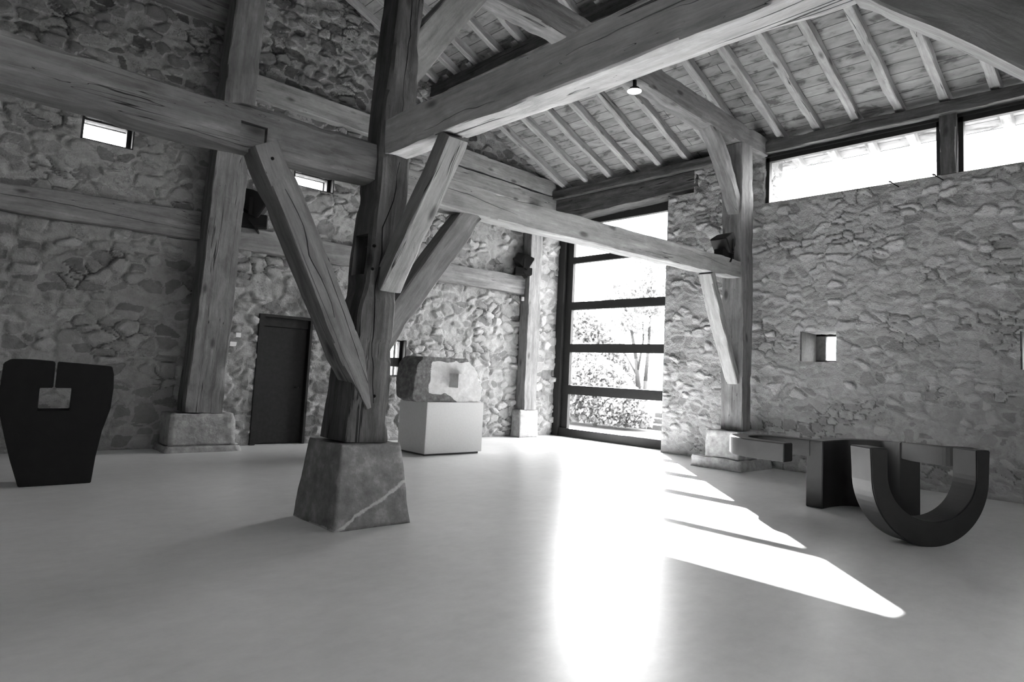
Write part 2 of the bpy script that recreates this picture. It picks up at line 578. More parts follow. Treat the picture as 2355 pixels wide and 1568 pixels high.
def in_rects(rects):
    def f(a, b):
        r = np.zeros(a.shape, bool)
        for (a0, a1, b0, b1) in rects: r |= (a > a0) & (a < a1) & (b > b0) & (b < b1)
        return r
    return f


EAVE = 12.25
SLOPE = 0.41
RIDGE = 3.45


def roof_z(x):
    """underside of the rafters"""
    return 6.25 + SLOPE * (EAVE - np.asarray(x, float)) if not np.isscalar(x) else 6.25 + SLOPE * (EAVE - x)


# back (gable) wall, plane y = 12.1, faces -y
BY = 12.1
back_holes = [(1.785, 2.52, 4.82, 5.20), (5.24, 6.08, 4.885, 5.19), (7.35, 8.02, 1.32, 2.11), (4.83, 5.83, 0.0, 2.37)]
back_depth = [0.42, 0.42, 0.42, 0.30]
wl = Masonry()
A = lines(-5.4, 12.95, 0.025, [h[0] for h in back_holes] + [h[1] for h in back_holes])
A = A[(A > -5.41)]
B = lines(0.0, 10.2, 0.025, [h[2] for h in back_holes] + [h[3] for h in back_holes])
hr = in_rects(back_holes)


def back_skip(a, b):
    top = 6.25 + SLOPE * (EAVE - np.where(a > RIDGE, a, 2 * RIDGE - a)) + 0.22
    return hr(a, b) | (b > top)


wl.patch(A, B, lambda a, b: np.stack([a, np.full_like(a, BY), b], -1), (0, -1, 0), 3, back_skip, edges=back_holes, sx=0.29, sy=0.165, amp=1.35)
for (x0, x1, z0, z1), dp in zip(back_holes, back_depth):
    D = lines(0, dp, 0.03)
    wl.patch(D, lines(z0, z1, 0.03), lambda a, b: np.stack([np.full_like(a, x0), BY + a, b], -1), (1, 0, 0), 3, amp=0.35)
    wl.patch(D, lines(z0, z1, 0.03), lambda a, b: np.stack([np.full_like(a, x1), BY + a, b], -1), (-1, 0, 0), 4, amp=0.35)
    wl.patch(D, lines(x0, x1, 0.03), lambda a, b: np.stack([b, BY + a, np.full_like(a, z1)], -1), (0, 0, -1), 5, amp=0.3)
    if z0 > 0:
        wl.patch(D, lines(x0, x1, 0.03), lambda a, b: np.stack([b, BY + a, np.full_like(a, z0)], -1), (0, 0, 1), 6, amp=0.3)
# outer skin of the wall
Ao = lines(-5.4, 12.95, 3.0, [h[0] for h in back_holes] + [h[1] for h in back_holes])
Bo = lines(0.0, 10.2, 0.3, [h[2] for h in back_holes] + [h[3] for h in back_holes])
wl.patch(lines(-5.4, 12.95, 0.6, [h[0] for h in back_holes] + [h[1] for h in back_holes]), Bo,
         lambda a, b: np.stack([a, np.full_like(a, BY + 0.5), b], -1), (0, 1, 0), 9, back_skip, amp=0)
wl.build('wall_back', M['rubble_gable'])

# end (eave) wall: inner face x = 12.2, outer x = 12.95, faces -x
EX = 12.2
TW = (8.45, 12.1)           # tall window opening in y
niches = [(4.84, 5.48, 2.0, 2.55), (1.45, 2.20, 1.94, 2.51)]
wl = Masonry()
cy = [n[0] for n in niches] + [n[1] for n in niches] + [6.22]
Yl = lines(-6.0, 8.45, 0.025, cy)
Zl = lines(0.0, 6.2, 0.025, [n[2] for n in niches] + [n[3] for n in niches] + [5.07])
nr = in_rects(niches)


def end_skip(a, b):
    jag = 0.02 * np.round(2 * vn(a * 3.0, a * 0 + 4.5, seed=40))
    return nr(a, b) | ((a < 6.22) & (b > 5.07)) | ((a > 7.80) & (b > 5.55))


wl.patch(Yl, Zl, lambda a, b: np.stack([np.full_like(a, EX + 0.0), a, b], -1), (-1, 0, 0), 21, end_skip,
         edges=niches + [(-6, 6.22, 5.08, 7), (7.8, 9, 5.55, 7)], sx=0.25, sy=0.13, amp=0.85)
# jamb of the tall window, sill top under the clerestory, niche reveals, outer skin
D = lines(0, 0.75, 0.03)
wl.patch(D, lines(0, 5.6, 0.03), lambda a, b: np.stack([EX + a, np.full_like(a, 8.45), b], -1), (0, 1, 0), 22, amp=0.6)
wl.patch(lines(-6, 6.22, 0.05), lines(0, 0.75, 0.03), lambda a, b: np.stack([EX + b, a, np.full_like(a, 5.07)], -1), (0, 0, 1), 23, amp=0.25)
wl.patch(D, lines(5.07, 6.2, 0.03), lambda a, b: np.stack([EX + a, np.full_like(a, 6.22), b], -1), (0, -1, 0), 24, amp=0.4)
for (y0, y1, z0, z1) in niches:
    D2 = lines(0, 0.75, 0.03)
    wl.patch(D2, lines(z0, z1, 0.03), lambda a, b: np.stack([EX + a, np.full_like(a, y0), b], -1), (0, 1, 0), 25, amp=0.3)
    wl.patch(D2, lines(z0, z1, 0.03), lambda a, b: np.stack([EX + a, np.full_like(a, y1), b], -1), (0, -1, 0), 26, amp=0.3)
    wl.patch(D2, lines(y0, y1, 0.03), lambda a, b: np.stack([EX + a, b, np.full_like(a, z0)], -1), (0, 0, 1), 27, amp=0.3)
    wl.patch(D2, lines(y0, y1, 0.03), lambda a, b: np.stack([EX + a, b, np.full_like(a, z1)], -1), (0, 0, -1), 28, amp=0.3)
wl.patch(lines(-6.0, 8.45, 0.5, cy), lines(0.0, 6.2, 0.5, [n[2] for n in niches] + [n[3] for n in niches] + [5.07, 5.55]),
         lambda a, b: np.stack([np.full_like(a, EX + 0.75), a, b], -1), (1, 0, 0), 29,
         lambda a, b: nr(a, b) | ((a < 6.22) & (b > 5.07)), amp=0)
wl.build('wall_end', M['rubble'])

# the two walls behind and left of the camera, plain rubble, with unseen openings added to let in fill light
wl = Masonry()
wl.patch(lines(-6.0, 12.6, 0.12), lines(0, 6.3, 0.12), lambda a, b: np.stack([np.full_like(a, -5.4), a, b], -1), (1, 0, 0), 31)
wl.build('wall_left', M['rubble'])
wl = Masonry()
front_holes = [(-3.0, -1.8, 1.2, 2.4), (1.2, 4.2, 4.2, 5.4)]
wl.patch(lines(-5.4, 12.95, 0.12, [h[0] for h in front_holes] + [h[1] for h in front_holes]),
         lines(0, 10.2, 0.12, [h[2] for h in front_holes] + [h[3] for h in front_holes]),
         lambda a, b: np.stack([a, np.full_like(a, -6.0), b], -1), (0, 1, 0), 35,
         lambda a, b: in_rects(front_holes)(a, b) | (b > 6.25 + SLOPE * (EAVE - np.where(a > RIDGE, a, 2 * RIDGE - a)) + 0.22), edges=front_holes)
wl.build('wall_front', M['rubble'])

# ---------------------------------------------------------------- floor and roof
bm = bmesh.new()
add_box(bm, (-5.6, -6.2, -0.12), (13.0, 12.62, 0.0))
bm_obj('floor', bm, M['floor'])['kind'] = 'structure'

RD = 0.17     # rafter depth


def slope_slab(name, x_lo, x_hi, sgn):
    # board soffit on top of the rafters and a thick roof above it; mesh origin on the slope so boards are measured along it
    ang = math.atan(SLOPE)
    L = (x_hi - x_lo) / math.cos(ang)
    y0, y1 = -6.6, 12.9
    A = np.linspace(0, L, 60); B = np.linspace(y0, y1, 120)
    a, b = np.meshgrid(A, B, indexing='ij')
    h = 0.006 * vn(a * 4.3, b * 0.5, seed=51)
    P = np.stack([a, b, h], -1).reshape(-1, 3)
    ids = np.arange(60 * 120).reshape(60, 120)
    q = np.stack([ids[:-1, :-1], ids[:-1, 1:], ids[1:, 1:], ids[1:, :-1]], -1).reshape(-1, 4)
    n = len(P)
    top = np.array([[0, y0, 0.22], [L, y0, 0.22], [L, y1, 0.22], [0, y1, 0.22], [0, y0, 0], [L, y0, 0], [L, y1, 0], [0, y1, 0]], float)
    P = np.concatenate([P, top])
    q = np.concatenate([q, n + np.array([[0, 1, 2, 3], [4, 5, 1, 0], [5, 6, 2, 1], [6, 7, 3, 2], [7, 4, 0, 3]])])
    o = mesh_obj(name, P, q, M['boards'], smooth=False)
    if sgn > 0:      # from the ridge down to the eave over the end wall
        o.matrix_world = Matrix.Translation((x_lo, 0, roof_z(x_lo) + RD)) @ Matrix.Rotation(ang, 4, 'Y')
    else:
        o.matrix_world = Matrix.Translation((RIDGE, 0, roof_z(RIDGE) + RD)) @ Matrix.Scale(-1, 4, (1, 0, 0)) @ Matrix.Rotation(ang, 4, 'Y')
    o['kind'] = 'structure'
    return o


slope_slab('ceiling', RIDGE, 13.25, 1)
slope_slab('ceiling', RIDGE, 13.25, -1)

# ---------------------------------------------------------------- timbers


AXES = {}


def timber(name, pts, w, h, side=(0, 1, 0), mat='wood_mid', seed=0, rough=1.0, parent=None, chamfer=0.014, step=0.06, label=None, cat='beam', group=None, ends=0.0):
    """hewn timber along the polyline pts; w = width along `side`, h = depth across; numbers or one value per point"""
    P = [Vector(q) for q in pts]
    n = len(P)
    W = [w] * n if isinstance(w, (int, float)) else list(w)
    H = [h] * n if isinstance(h, (int, float)) else list(h)
    cum = [0.0]
    for i in range(1, n): cum.append(cum[-1] + (P[i] - P[i - 1]).length)
    L = cum[-1]
    m = max(4, int(L / step))
    S = np.linspace(0, L, m + 1)
    X = np.array([[np.interp(s, cum, [q[k] for q in P]) for k in range(3)] for s in S])
    if n > 2:   # soften the corners of the polyline
        for _ in range(3):
            X[1:-1] = (X[:-2] + 2 * X[1:-1] + X[2:]) / 4
    WW = np.interp(S, cum, W); HH = np.interp(S, cum, H)
    T = np.gradient(X, axis=0); T /= np.linalg.norm(T, axis=1)[:, None]
    sd_ = np.array(side, float)
    U = sd_ - (T @ sd_)[:, None] * T; U /= np.linalg.norm(U, axis=1)[:, None]
    Vv = np.cross(T, U)
    # cross-section ring
    ring = []
    for (sx, sy, horiz) in ((1, 1, 0), (-1, 1, 1), (-1, -1, 0), (1, -1, 1)):
        pass
    K = 5
    ring = []
    cs = [(1, 1), (-1, 1), (-1, -1), (1, -1)]
    for i in range(4):
        a, b = cs[i], cs[(i + 1) % 4]
        for k in range(K):
            t = k / K
            ring.append((i, t, a, b))
    R = len(ring)
    verts = np.zeros((m + 1, R, 3)); gr = np.zeros((m + 1, R, 3))
    for j, (i, t, a, b) in enumerate(ring):
        # corners are chamfered: t=0 starts just past the corner
        c = np.minimum(chamfer * (1 + 0.6 * vn(S * 1.7 + 3.1 * i, S * 0 + seed * 1.37, seed=seed)), 0.3 * np.minimum(WW, HH))
        hx = np.where(a[0] != b[0], WW, HH) / 2
        tt = t / (1 - 1 / K) if K > 1 else 0   # spans full edge between chamfers
        if a[0] != b[0]:
            along = a[0] * (WW / 2 - c) * (1 - tt) + b[0] * (WW / 2 - c) * tt
            u, v = along, a[1] * HH / 2
        else:
            along = a[1] * (HH / 2 - c) * (1 - tt) + b[1] * (HH / 2 - c) * tt
            u, v = a[0] * WW / 2 + 0 * S, along
        du = 0.012 * rough * fbm(S * 1.6, u * 5 + 9, v * 5 + seed, seed=seed + 1, octaves=3)
        dv = 0.012 * rough * fbm(S * 1.6, u * 5 - 4, v * 5 + seed, seed=seed + 2, octaves=3)
        # hewing bites on the arrises
        if k in (0, K - 1) or t in (0,) or tt >= 0.99:
            bite = 0.012 * rough * sstep(0.25, 0.7, vn(S * 3.3, S * 0 + i * 7 + seed, seed=seed + 3))
            du = du - np.sign(u) * bite; dv = dv - np.sign(v) * bite
        verts[:, j, :] = X + U * (u + du)[:, None] + Vv * (v + dv)[:, None]
        gr[:, j, 0] = S + seed * 7.3; gr[:, j, 1] = u + seed * 1.9; gr[:, j, 2] = v + seed * 0.7
    org = np.array(P[0])
    V = verts.reshape(-1, 3) - org
    G = gr.reshape(-1, 3)
    F = []
    for s in range(m):
        for j in range(R):
            j2 = (j + 1) % R
            F.append((s * R + j, s * R + j2, (s + 1) * R + j2, (s + 1) * R + j))
    base = len(V)
    V = np.concatenate([V, [X[0] - org], [X[-1] - org]])
    G = np.concatenate([G, [[seed, 0, 0]], [[seed + L, 0, 0]]])
    for j in range(R):
        j2 = (j + 1) % R
        F.append((base, j2, j)); F.append((base + 1, m * R + j, m * R + j2))
    o = mesh_obj(name, V, F, M[mat] if isinstance(mat, str) else mat, parent, tuple(org), smooth=True, attrs={'grain': G})
    AXES[o.name] = (T[len(T) // 2], U[len(U) // 2], Vv[len(Vv) // 2], seed)
    o.data.set_sharp_from_angle(angle=math.radians(28))   # keep the arrises crisp
    if label: tag(o, label, cat, group)
    return o


# centre post: tapers on its near corner; stations (z, x0, x1, y0, y1)
st = [(0.775, 3.20, 3.69, 5.77, 6.30), (1.5, 3.24, 3.70, 5.79, 6.26), (2.2, 3.32, 3.70, 5.80, 6.22), (3.1, 3.37, 3.74, 5.80, 6.18), (4.2, 3.42, 3.78, 5.80, 6.14),
      (5.3, 3.50, 3.79, 5.80, 6.18), (7.0, 3.52, 3.80, 5.80, 6.16), (9.8, 3.55, 3.80, 5.82, 6.12)]
post = timber('timber_post', [((a + b) / 2, (c + d) / 2, z) for z, a, b, c, d in st], [d - c for z, a, b, c, d in st], [b - a for z, a, b, c, d in st],
              side=(0, 1, 0), mat='wood_dark', seed=4, rough=1.6, chamfer=0.03,
              label='massive dark hewn centre post standing on the tapered veined stone block', cat='post')


def carve(o, bm):
    """cut the closed shapes of bm (world coordinates) out of o"""
    bmesh.ops.recalc_face_normals(bm, faces=bm.faces)
    me = bpy.data.meshes.new('cut'); bm.to_mesh(me); bm.free()
    c = bpy.data.objects.new('cut', me); COL.objects.link(c)
    mod = o.modifiers.new('cut', 'BOOLEAN'); mod.operation = 'DIFFERENCE'; mod.object = c; mod.solver = 'EXACT'
    dg = bpy.context.evaluated_depsgraph_get(); dg.update()
    new = bpy.data.meshes.new_from_object(o.evaluated_get(dg), preserve_all_data_layers=True, depsgraph=dg)
    o.modifiers.clear(); old = o.data; o.data = new; new.name = old.name
    bpy.data.objects.remove(c)
    if o.name in AXES:      # the cut surfaces need the grain direction again
        t_, u_, v_, sd2 = AXES[o.name]
        c_ = np.zeros(len(new.vertices) * 3); new.vertices.foreach_get('co', c_); c_ = c_.reshape(-1, 3)
        G = np.stack([c_ @ t_ + sd2 * 7.3, c_ @ u_ + sd2 * 1.9, c_ @ v_ + sd2 * 0.7], 1)
        if 'grain' in new.attributes: new.attributes.remove(new.attributes['grain'])
        a_ = new.attributes.new('grain', 'FLOAT_VECTOR', 'POINT'); a_.data.foreach_set('vector', G.ravel())
        new.set_sharp_from_angle(angle=math.radians(28))


bm = bmesh.new()
add_box(bm, (3.1, 5.87, 2.42), (3.50, 6.10, 2.83))
for (px, pz) in ((3.385, 2.70), (3.383, 2.47), (3.50, 1.22)):
    add_cyl(bm, (px, 5.6, pz), (px, 5.92, pz), 0.017, seg=14)
carve(post, bm)

def crack_cutter(pts, depth_dir, width=0.012, depth=0.05, seed=0):
    """closed wedge along pts (on the face), opening outwards, for a drying crack"""
    bm = bmesh.new()
    P = [Vector(q) for q in pts]
    D = Vector(depth_dir).normalized()
    fine = []
    for a, b in zip(P[:-1], P[1:]):
        k = max(1, int((b - a).length / 0.12))
        for i in range(k): fine.append(a.lerp(b, i / k))
    fine.append(P[-1])
    n = len(fine)
    r = random.Random(seed)
    rings = []
    for i, q in enumerate(fine):
        t = (fine[min(n - 1, i + 1)] - fine[max(0, i - 1)]).normalized()
        s = t.cross(D).normalized()
        wv = width * (0.35 + 0.65 * math.sin(math.pi * (i + 0.5) / n)) * r.uniform(0.6, 1.2) / 2
        q = q + s * r.uniform(-0.008, 0.008)
        rings.append([bm.verts.new(q - D * 0.05 + s * wv), bm.verts.new(q - D * 0.05 - s * wv), bm.verts.new(q + D * depth - s * wv * 0.3), bm.verts.new(q + D * depth + s * wv * 0.3)])
    for a, b in zip(rings[:-1], rings[1:]):
        for i in range(4): bm.faces.new((a[i], a[(i + 1) % 4], b[(i + 1) % 4], b[i]))
    bm.faces.new(rings[0][::-1]); bm.faces.new(rings[-1])
    return bm


carve(post, crack_cutter([(3.62, 5.8, 3.62), (3.58, 5.8, 3.2), (3.47, 5.8, 2.9), (3.46, 5.8, 2.5), (3.44, 5.8, 2.0), (3.46, 5.8, 1.5), (3.49, 5.8, 1.15)], (0, 1, 0), 0.022, 0.06, 2))
carve(post, crack_cutter([(3.66, 5.8, 6.4), (3.64, 5.8, 5.6), (3.66, 5.8, 5.0), (3.62, 5.8, 4.6), (3.62, 5.8, 4.1)], (0, 1, 0), 0.018, 0.05, 3))

# stone block under it: a truncated pyramid with rough faces


def block(name, bot, top, z0, z1, mat, seed, parent=None, n=22, amp=0.012, label=None, cat=None, group=None):
    """four-sided stone, bot/top = (x0,x1,y0,y1)"""
    cx, cyy = (bot[0] + bot[1]) / 2, (bot[2] + bot[3]) / 2
    V, F = [], []
    def grid(fn, nu, nv):
        s = len(V)
        for i in range(nu + 1):
            for j in range(nv + 1): V.append(fn(i / nu, j / nv))
        for i in range(nu):
            for j in range(nv):
                a = s + i * (nv + 1) + j
                F.append((a, a + nv + 1, a + nv + 2, a + 1))
    def P(u, v, t):
        x0 = bot[0] + (top[0] - bot[0]) * t; x1 = bot[1] + (top[1] - bot[1]) * t
        y0 = bot[2] + (top[2] - bot[2]) * t; y1 = bot[3] + (top[3] - bot[3]) * t
        return (x0 + (x1 - x0) * u, y0 + (y1 - y0) * v, z0 + (z1 - z0) * t)
    grid(lambda a, b: P(a, 0, b), n, n)
    grid(lambda a, b: P(1, a, b), n, n)
    grid(lambda a, b: P(1 - a, 1, b), n, n)
    grid(lambda a, b: P(0, 1 - a, b), n, n)
    grid(lambda a, b: P(a, b, 1), n, n)
    grid(lambda a, b: P(a, 1 - b, 0), n, n)
    bm = bmesh.new()
    vs = [bm.verts.new(v) for v in V]
    for f in F: bm.faces.new([vs[i] for i in f])
    bmesh.ops.remove_doubles(bm, verts=bm.verts, dist=1e-4)
    bmesh.ops.recalc_face_normals(bm, faces=bm.faces)
    bm.normal_update()
    co_ = np.array([v.co[:] for v in bm.verts]); no = np.array([v.normal[:] for v in bm.verts])
    d = amp * fbm(co_[:, 0] * 5, co_[:, 1] * 5, co_[:, 2] * 5, seed=seed, octaves=4)
    # worn edges
    ee = np.minimum.reduce([np.abs(co_[:, 2] - z1) + 0 * co_[:, 0]])
    d = d - 0.012 * sstep(0.05, 0.0, ee)
    flat = co_[:, 2] < z0 + 1e-4
    for v, nn, dd, fl in zip(bm.verts, no, d, flat):
        q = Vector(nn) * float(dd)
        if fl: q.z = 0
        v.co += q
    for v in bm.verts: v.co -= Vector((cx, cyy, z0))
    o = bm_obj(name, bm, mat, parent, (cx, cyy, z0), smooth=True)
    if label: tag(o, label, cat, group)
    return o


block('stone_block', (3.05, 3.87, 5.58, 6.42), (3.13, 3.77, 5.69, 6.36), 0.0, 0.775, M['veined'], 3, amp=0.006,
      label='tapered grey stone block with a pale diagonal vein under the centre post', cat='stone')

block('stone_block', (3.18, 4.0, -0.62, 0.22), (3.28, 3.88, -0.52, 0.12), 0.0, 0.61, M['veined'], 5, amp=0.006,
      label='stone block under the near post of the row, close to the camera', cat='stone')

# ---- longitudinal tie beams, y = 5.85 / 6.12 faces
timber('tie_beam', [(3.42, 6.03, 3.57), (1.4, 6.03, 3.565), (-1.5, 6.03, 3.54), (-5.2, 6.03, 3.54)], 0.34, [0.40, 0.40, 0.41, 0.40], mat='wood_mid', seed=11, rough=1.5, chamfer=0.05,
       label='thick rounded beam crossing from the upper left edge to the centre post', cat='beam')
tbeam = timber('tie_beam', [(3.72, 6.27, 3.54), (6.0, 6.28, 3.545), (9.0, 6.29, 3.59), (11.3, 6.30, 3.625)], 0.30, [0.33, 0.33, 0.33, 0.32], mat='wood_pale', seed=12, rough=1.2,
       label='long pale beam running from the centre post to the wall post across the tall window', cat='beam')
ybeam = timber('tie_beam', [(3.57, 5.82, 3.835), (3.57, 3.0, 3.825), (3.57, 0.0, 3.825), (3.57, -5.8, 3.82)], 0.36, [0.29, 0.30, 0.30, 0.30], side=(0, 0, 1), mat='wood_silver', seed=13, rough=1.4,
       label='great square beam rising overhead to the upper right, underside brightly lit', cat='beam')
timber('collar_beam', [(3.80, 6.27, 6.28), (6.2, 6.28, 6.36), (7.8, 6.28, 6.31), (9.8, 6.28, 6.20), (12.15, 6.29, 6.15)], 0.32, [0.42, 0.42, 0.40, 0.42, 0.36], mat='wood_mid', seed=14, rough=1.6,
       label='upper horizontal beam under the roof ending over the wall post beside the clerestory', cat='beam')

# ---- braces of the centre post
brace = timber('knee_brace', [(3.44, 5.91, 1.10), (3.22, 5.91, 1.60), (2.82, 5.91, 2.38), (2.30, 5.91, 3.30), (2.23, 5.91, 3.43)], 0.30, [0.05, 0.26, 0.27, 0.25, 0.23], mat='wood_mid', seed=21,
       label='long brace with an open crack, rising left from the foot of the centre post', cat='brace')
timber('knee_brace', [(3.66, 6.28, 1.60), (4.3, 6.28, 2.52), (4.95, 6.28, 3.42)], 0.22, 0.29, mat='wood_mid', seed=22,
       label='dark brace between the centre post and the pale beam above the low window', cat='brace')
timber('knee_brace', [(3.59, 5.84, 2.32), (3.59, 5.33, 3.00), (3.59, 4.84, 3.66)], 0.235, [0.20, 0.21, 0.19], side=(1, 0, 0), mat='wood_pale', seed=23,
       label='pale faced brace from the centre post up to the great overhead beam', cat='brace')
timber('knee_brace', [(3.57, -0.05, 2.3), (3.57, 0.35, 2.85), (3.57, 0.75, 3.25), (3.57, 1.30, 3.66)], 0.28, [0.22, 0.26, 0.27, 0.18], side=(1, 0, 0), mat='wood_pale', seed=24,
       label='curved brace under the great beam at the top right corner of the picture', cat='brace')
timber('strut', [(3.66, 6.08, 4.60), (4.18, 6.08, 5.36), (4.66, 6.10, 6.05)], 0.24, 0.36, mat='wood_pale', seed=25,
       label='short stout strut rising right from the upper part of the centre post', cat='brace')
timber('timber_post', [(3.57, -0.20, 0.6), (3.57, -0.20, 4.0), (3.57, -0.20, 9.7)], 0.42, 0.42, mat='wood_dark', seed=26,
       label='next post of the row carrying the near end of the great beam', cat='post')

carve(brace, crack_cutter([(2.42, 5.76, 3.05), (2.62, 5.76, 2.75), (2.70, 5.76, 2.5), (2.90, 5.76, 2.2), (3.0, 5.76, 1.95)], (0, 1, 0), 0.016, 0.05, 5))
bm = bmesh.new()
add_box(bm, (2.03, 5.70, 3.40), (2.27, 5.935, 3.60))
carve(bpy.data.objects['tie_beam'], bm)
bm = bmesh.new(); add_cyl(bm, (2.29, 5.6, 3.30), (2.29, 5.9, 3.30), 0.016, seg=14)
carve(brace, bm)
carve(tbeam, crack_cutter([(3.9, 6.12, 3.60), (4.8, 6.12, 3.59), (5.6, 6.12, 3.50)], (0, 1, 0), 0.012, 0.04, 6))
carve(tbeam, crack_cutter([(9.2, 6.14, 3.70), (10.2, 6.14, 3.66), (11.0, 6.14, 3.60)], (0, 1, 0), 0.014, 0.04, 7))

carve(ybeam, crack_cutter([(3.425, 3.3, 3.86), (3.425, 2.8, 3.885), (3.425, 2.3, 3.90), (3.425, 1.7, 3.95)], (1, 0, 0), 0.014, 0.05, 9))
carve(ybeam, crack_cutter([(3.425, 5.1, 3.73), (3.425, 4.6, 3.76), (3.425, 4.1, 3.74)], (1, 0, 0), 0.012, 0.04, 10))

# ---- wall post at the end wall, with braces
timber('timber_post', [(11.47, 6.33, 0.69), (11.44, 6.33, 3.3), (11.33, 6.33, 6.0)], 0.42, [0.33, 0.41, 0.41], mat='wood_mid', seed=31,
       label='squared wall post between the stone pier and the clerestory windows', cat='post')
timber('knee_brace', [(11.30, 6.30, 1.55), (10.72, 6.30, 2.62), (10.30, 6.30, 3.44)], 0.25, [0.13, 0.16, 0.17], mat='wood_pale', seed=32,
       label='slender pale brace under the long beam at the wall post', cat='brace')
timber('knee_brace', [(11.28, 6.29, 4.62), (11.02, 6.29, 5.05), (10.74, 6.29, 5.50), (10.42, 6.29, 5.88), (10.1, 6.29, 6.12)], 0.26, [0.12, 0.20, 0.24, 0.22, 0.16], mat='wood_mid', seed=33,
       label='crooked brace from the wall post to the upper beam, above the right floodlight', cat='brace')
block('footing_stone', (11.02, 12.14, 6.02, 6.68), (11.04, 12.14, 6.04, 6.66), 0.19, 0.69, M['granite'], 8, n=14,
      label='squared stone under the wall post beside the right sculpture', cat='stone')
block('stone_plinth', (10.94, 12.15, 5.94, 6.92), (10.96, 12.15, 5.96, 6.90), 0.0, 0.20, M['granite'], 9, n=14, amp=0.02,
      label='low rough plinth stone on the floor at the foot of the stone pier', cat='stone')

# ---- wall posts of the gable wall
timber('timber_post', [(3.80, 11.79, 0.62), (3.86, 11.79, 2.6), (3.93, 11.79, 5.0), (4.03, 11.79, 9.3)], 0.48, [0.58, 0.56, 0.53, 0.5], mat='wood_mid', seed=41, rough=1.5,
       label='broad wall post left of the dark door', cat='post')
block('footing_stone', (3.30, 4.34, 11.50, 12.06), (3.29, 4.28, 11.50, 12.06), 0.10, 0.62, M['granite'], 10, n=14, amp=0.02,
      label='squared stone under the broad wall post left of the door', cat='stone')
block('stone_plinth', (3.22, 4.42, 11.40, 12.06), (3.24, 4.40, 11.42, 12.06), 0.0, 0.11, M['granite'], 11, n=14, amp=0.015,
      label='low dark plinth at floor level below the broad wall post', cat='stone')
timber('timber_post', [(11.46, 11.90, 0.665), (11.45, 11.90, 3.0), (11.44, 11.90, 5.72)], 0.30, [0.42, 0.41, 0.40], mat='wood_mid', seed=42,
       label='slim pale wall post left of the tall window', cat='post')
block('footing_stone', (11.14, 11.76, 11.75, 12.06), (11.15, 11.74, 11.76, 12.06), 0.0, 0.665, M['granite'], 12, n=14,
      label='squared stone under the slim post left of the tall window', cat='stone')

# ---- timbers laid in the gable wall
wbeam = timber('wall_beam', [(-5.3, 12.04, 3.66), (0.8, 12.04, 3.67), (3.6, 12.04, 3.75)], 0.26, [0.40, 0.40, 0.50], mat='wood_mid', seed=51,
       label='cracked beam set in the stone wall above the dark left sculpture', cat='beam')
carve(wbeam, crack_cutter([(0.6, 11.91, 3.70), (1.5, 11.91, 3.72), (2.4, 11.91, 3.68), (3.5, 11.91, 3.64)], (0, 1, 0), 0.016, 0.04, 8))
timber('wall_beam', [(4.16, 12.03, 3.67), (8.0, 12.03, 3.69), (11.3, 12.03, 3.70)], 0.24, [0.40, 0.42, 0.46], mat='wood_mid', seed=52,
       label='pale beam set in the stone wall above the door and the stone sculpture', cat='beam')
timber('wall_beam', [(4.25, 12.03, 6.49), (8.0, 12.03, 6.42), (12.75, 12.03, 6.32)], 0.24, [0.42, 0.42, 0.40], mat='wood_pale', seed=53,
       label='upper of the two stacked beams in the wall behind the centre post', cat='beam')
timber('wall_beam', [(8.6, 12.02, 5.96), (12.2, 12.02, 5.92)], 0.26, [0.40, 0.36], mat='wood_pale', seed=54,
       label='lower of the two stacked beams, reaching the corner over the tall window', cat='beam')
timber('wall_beam', [(-5.3, 12.04, 7.66), (3.82, 12.04, 7.66)], 0.26, 0.54, mat='wood_mid', seed=55,
       label='high wall beam cut by the top edge of the picture at left', cat='beam')

# ---- plate, lintel, purlin, ridge
timber('wall_plate', [(12.26, 12.4, 6.145), (12.26, 3.1, 6.145), (12.26, -5.9, 6.145)], 0.21, 0.40, side=(0, 0, 1), mat='wood_dark', seed=61,
       label='dark wall plate carrying the rafter feet above the clerestory and tall window', cat='beam')
timber('window_lintel', [(12.45, 12.05, 5.77), (12.45, 7.72, 5.86)], [0.54, 0.38], 0.50, side=(0, 0, 1), mat='wood_dark', seed=62,
       label='heavy lintel timber over the tall window', cat='beam')
timber('purlin', [(8.36, 12.2, 7.70), (8.36, -5.9, 7.70)], 0.28, 0.28, side=(0, 0, 1), mat='wood_dark', seed=63,
       label='dark purlin under the rafters behind the great overhead beam', cat='beam')
timber('ridge_beam', [(3.45, 12.0, roof_z(3.45) - 0.12), (3.45, -5.9, roof_z(3.45) - 0.12)], 0.24, 0.2, side=(0, 0, 1), mat='wood_dark', seed=64,
       label='ridge beam at the top of the roof', cat='beam')

# ---- rafters
ORD = ['first', 'second', 'third', 'fourth', 'fifth', 'sixth', 'seventh', 'eighth', 'ninth', 'tenth', 'eleventh', 'twelfth', 'thirteenth', 'fourteenth', 'fifteenth', 'sixteenth', 'seventeenth']


def rafter(y, x_hi, x_lo, seed, label, group, w_=0.145):
    return timber('rafter', [(x_lo, y, roof_z(x_lo) + RD / 2 + 0.004), (x_hi, y + 0.03, roof_z(x_hi) + RD / 2 + 0.004)], w_, RD, mat='wood_rafter', seed=seed, rough=0.9, step=0.09, chamfer=0.012,
                  label=label, cat='rafter', group=group)


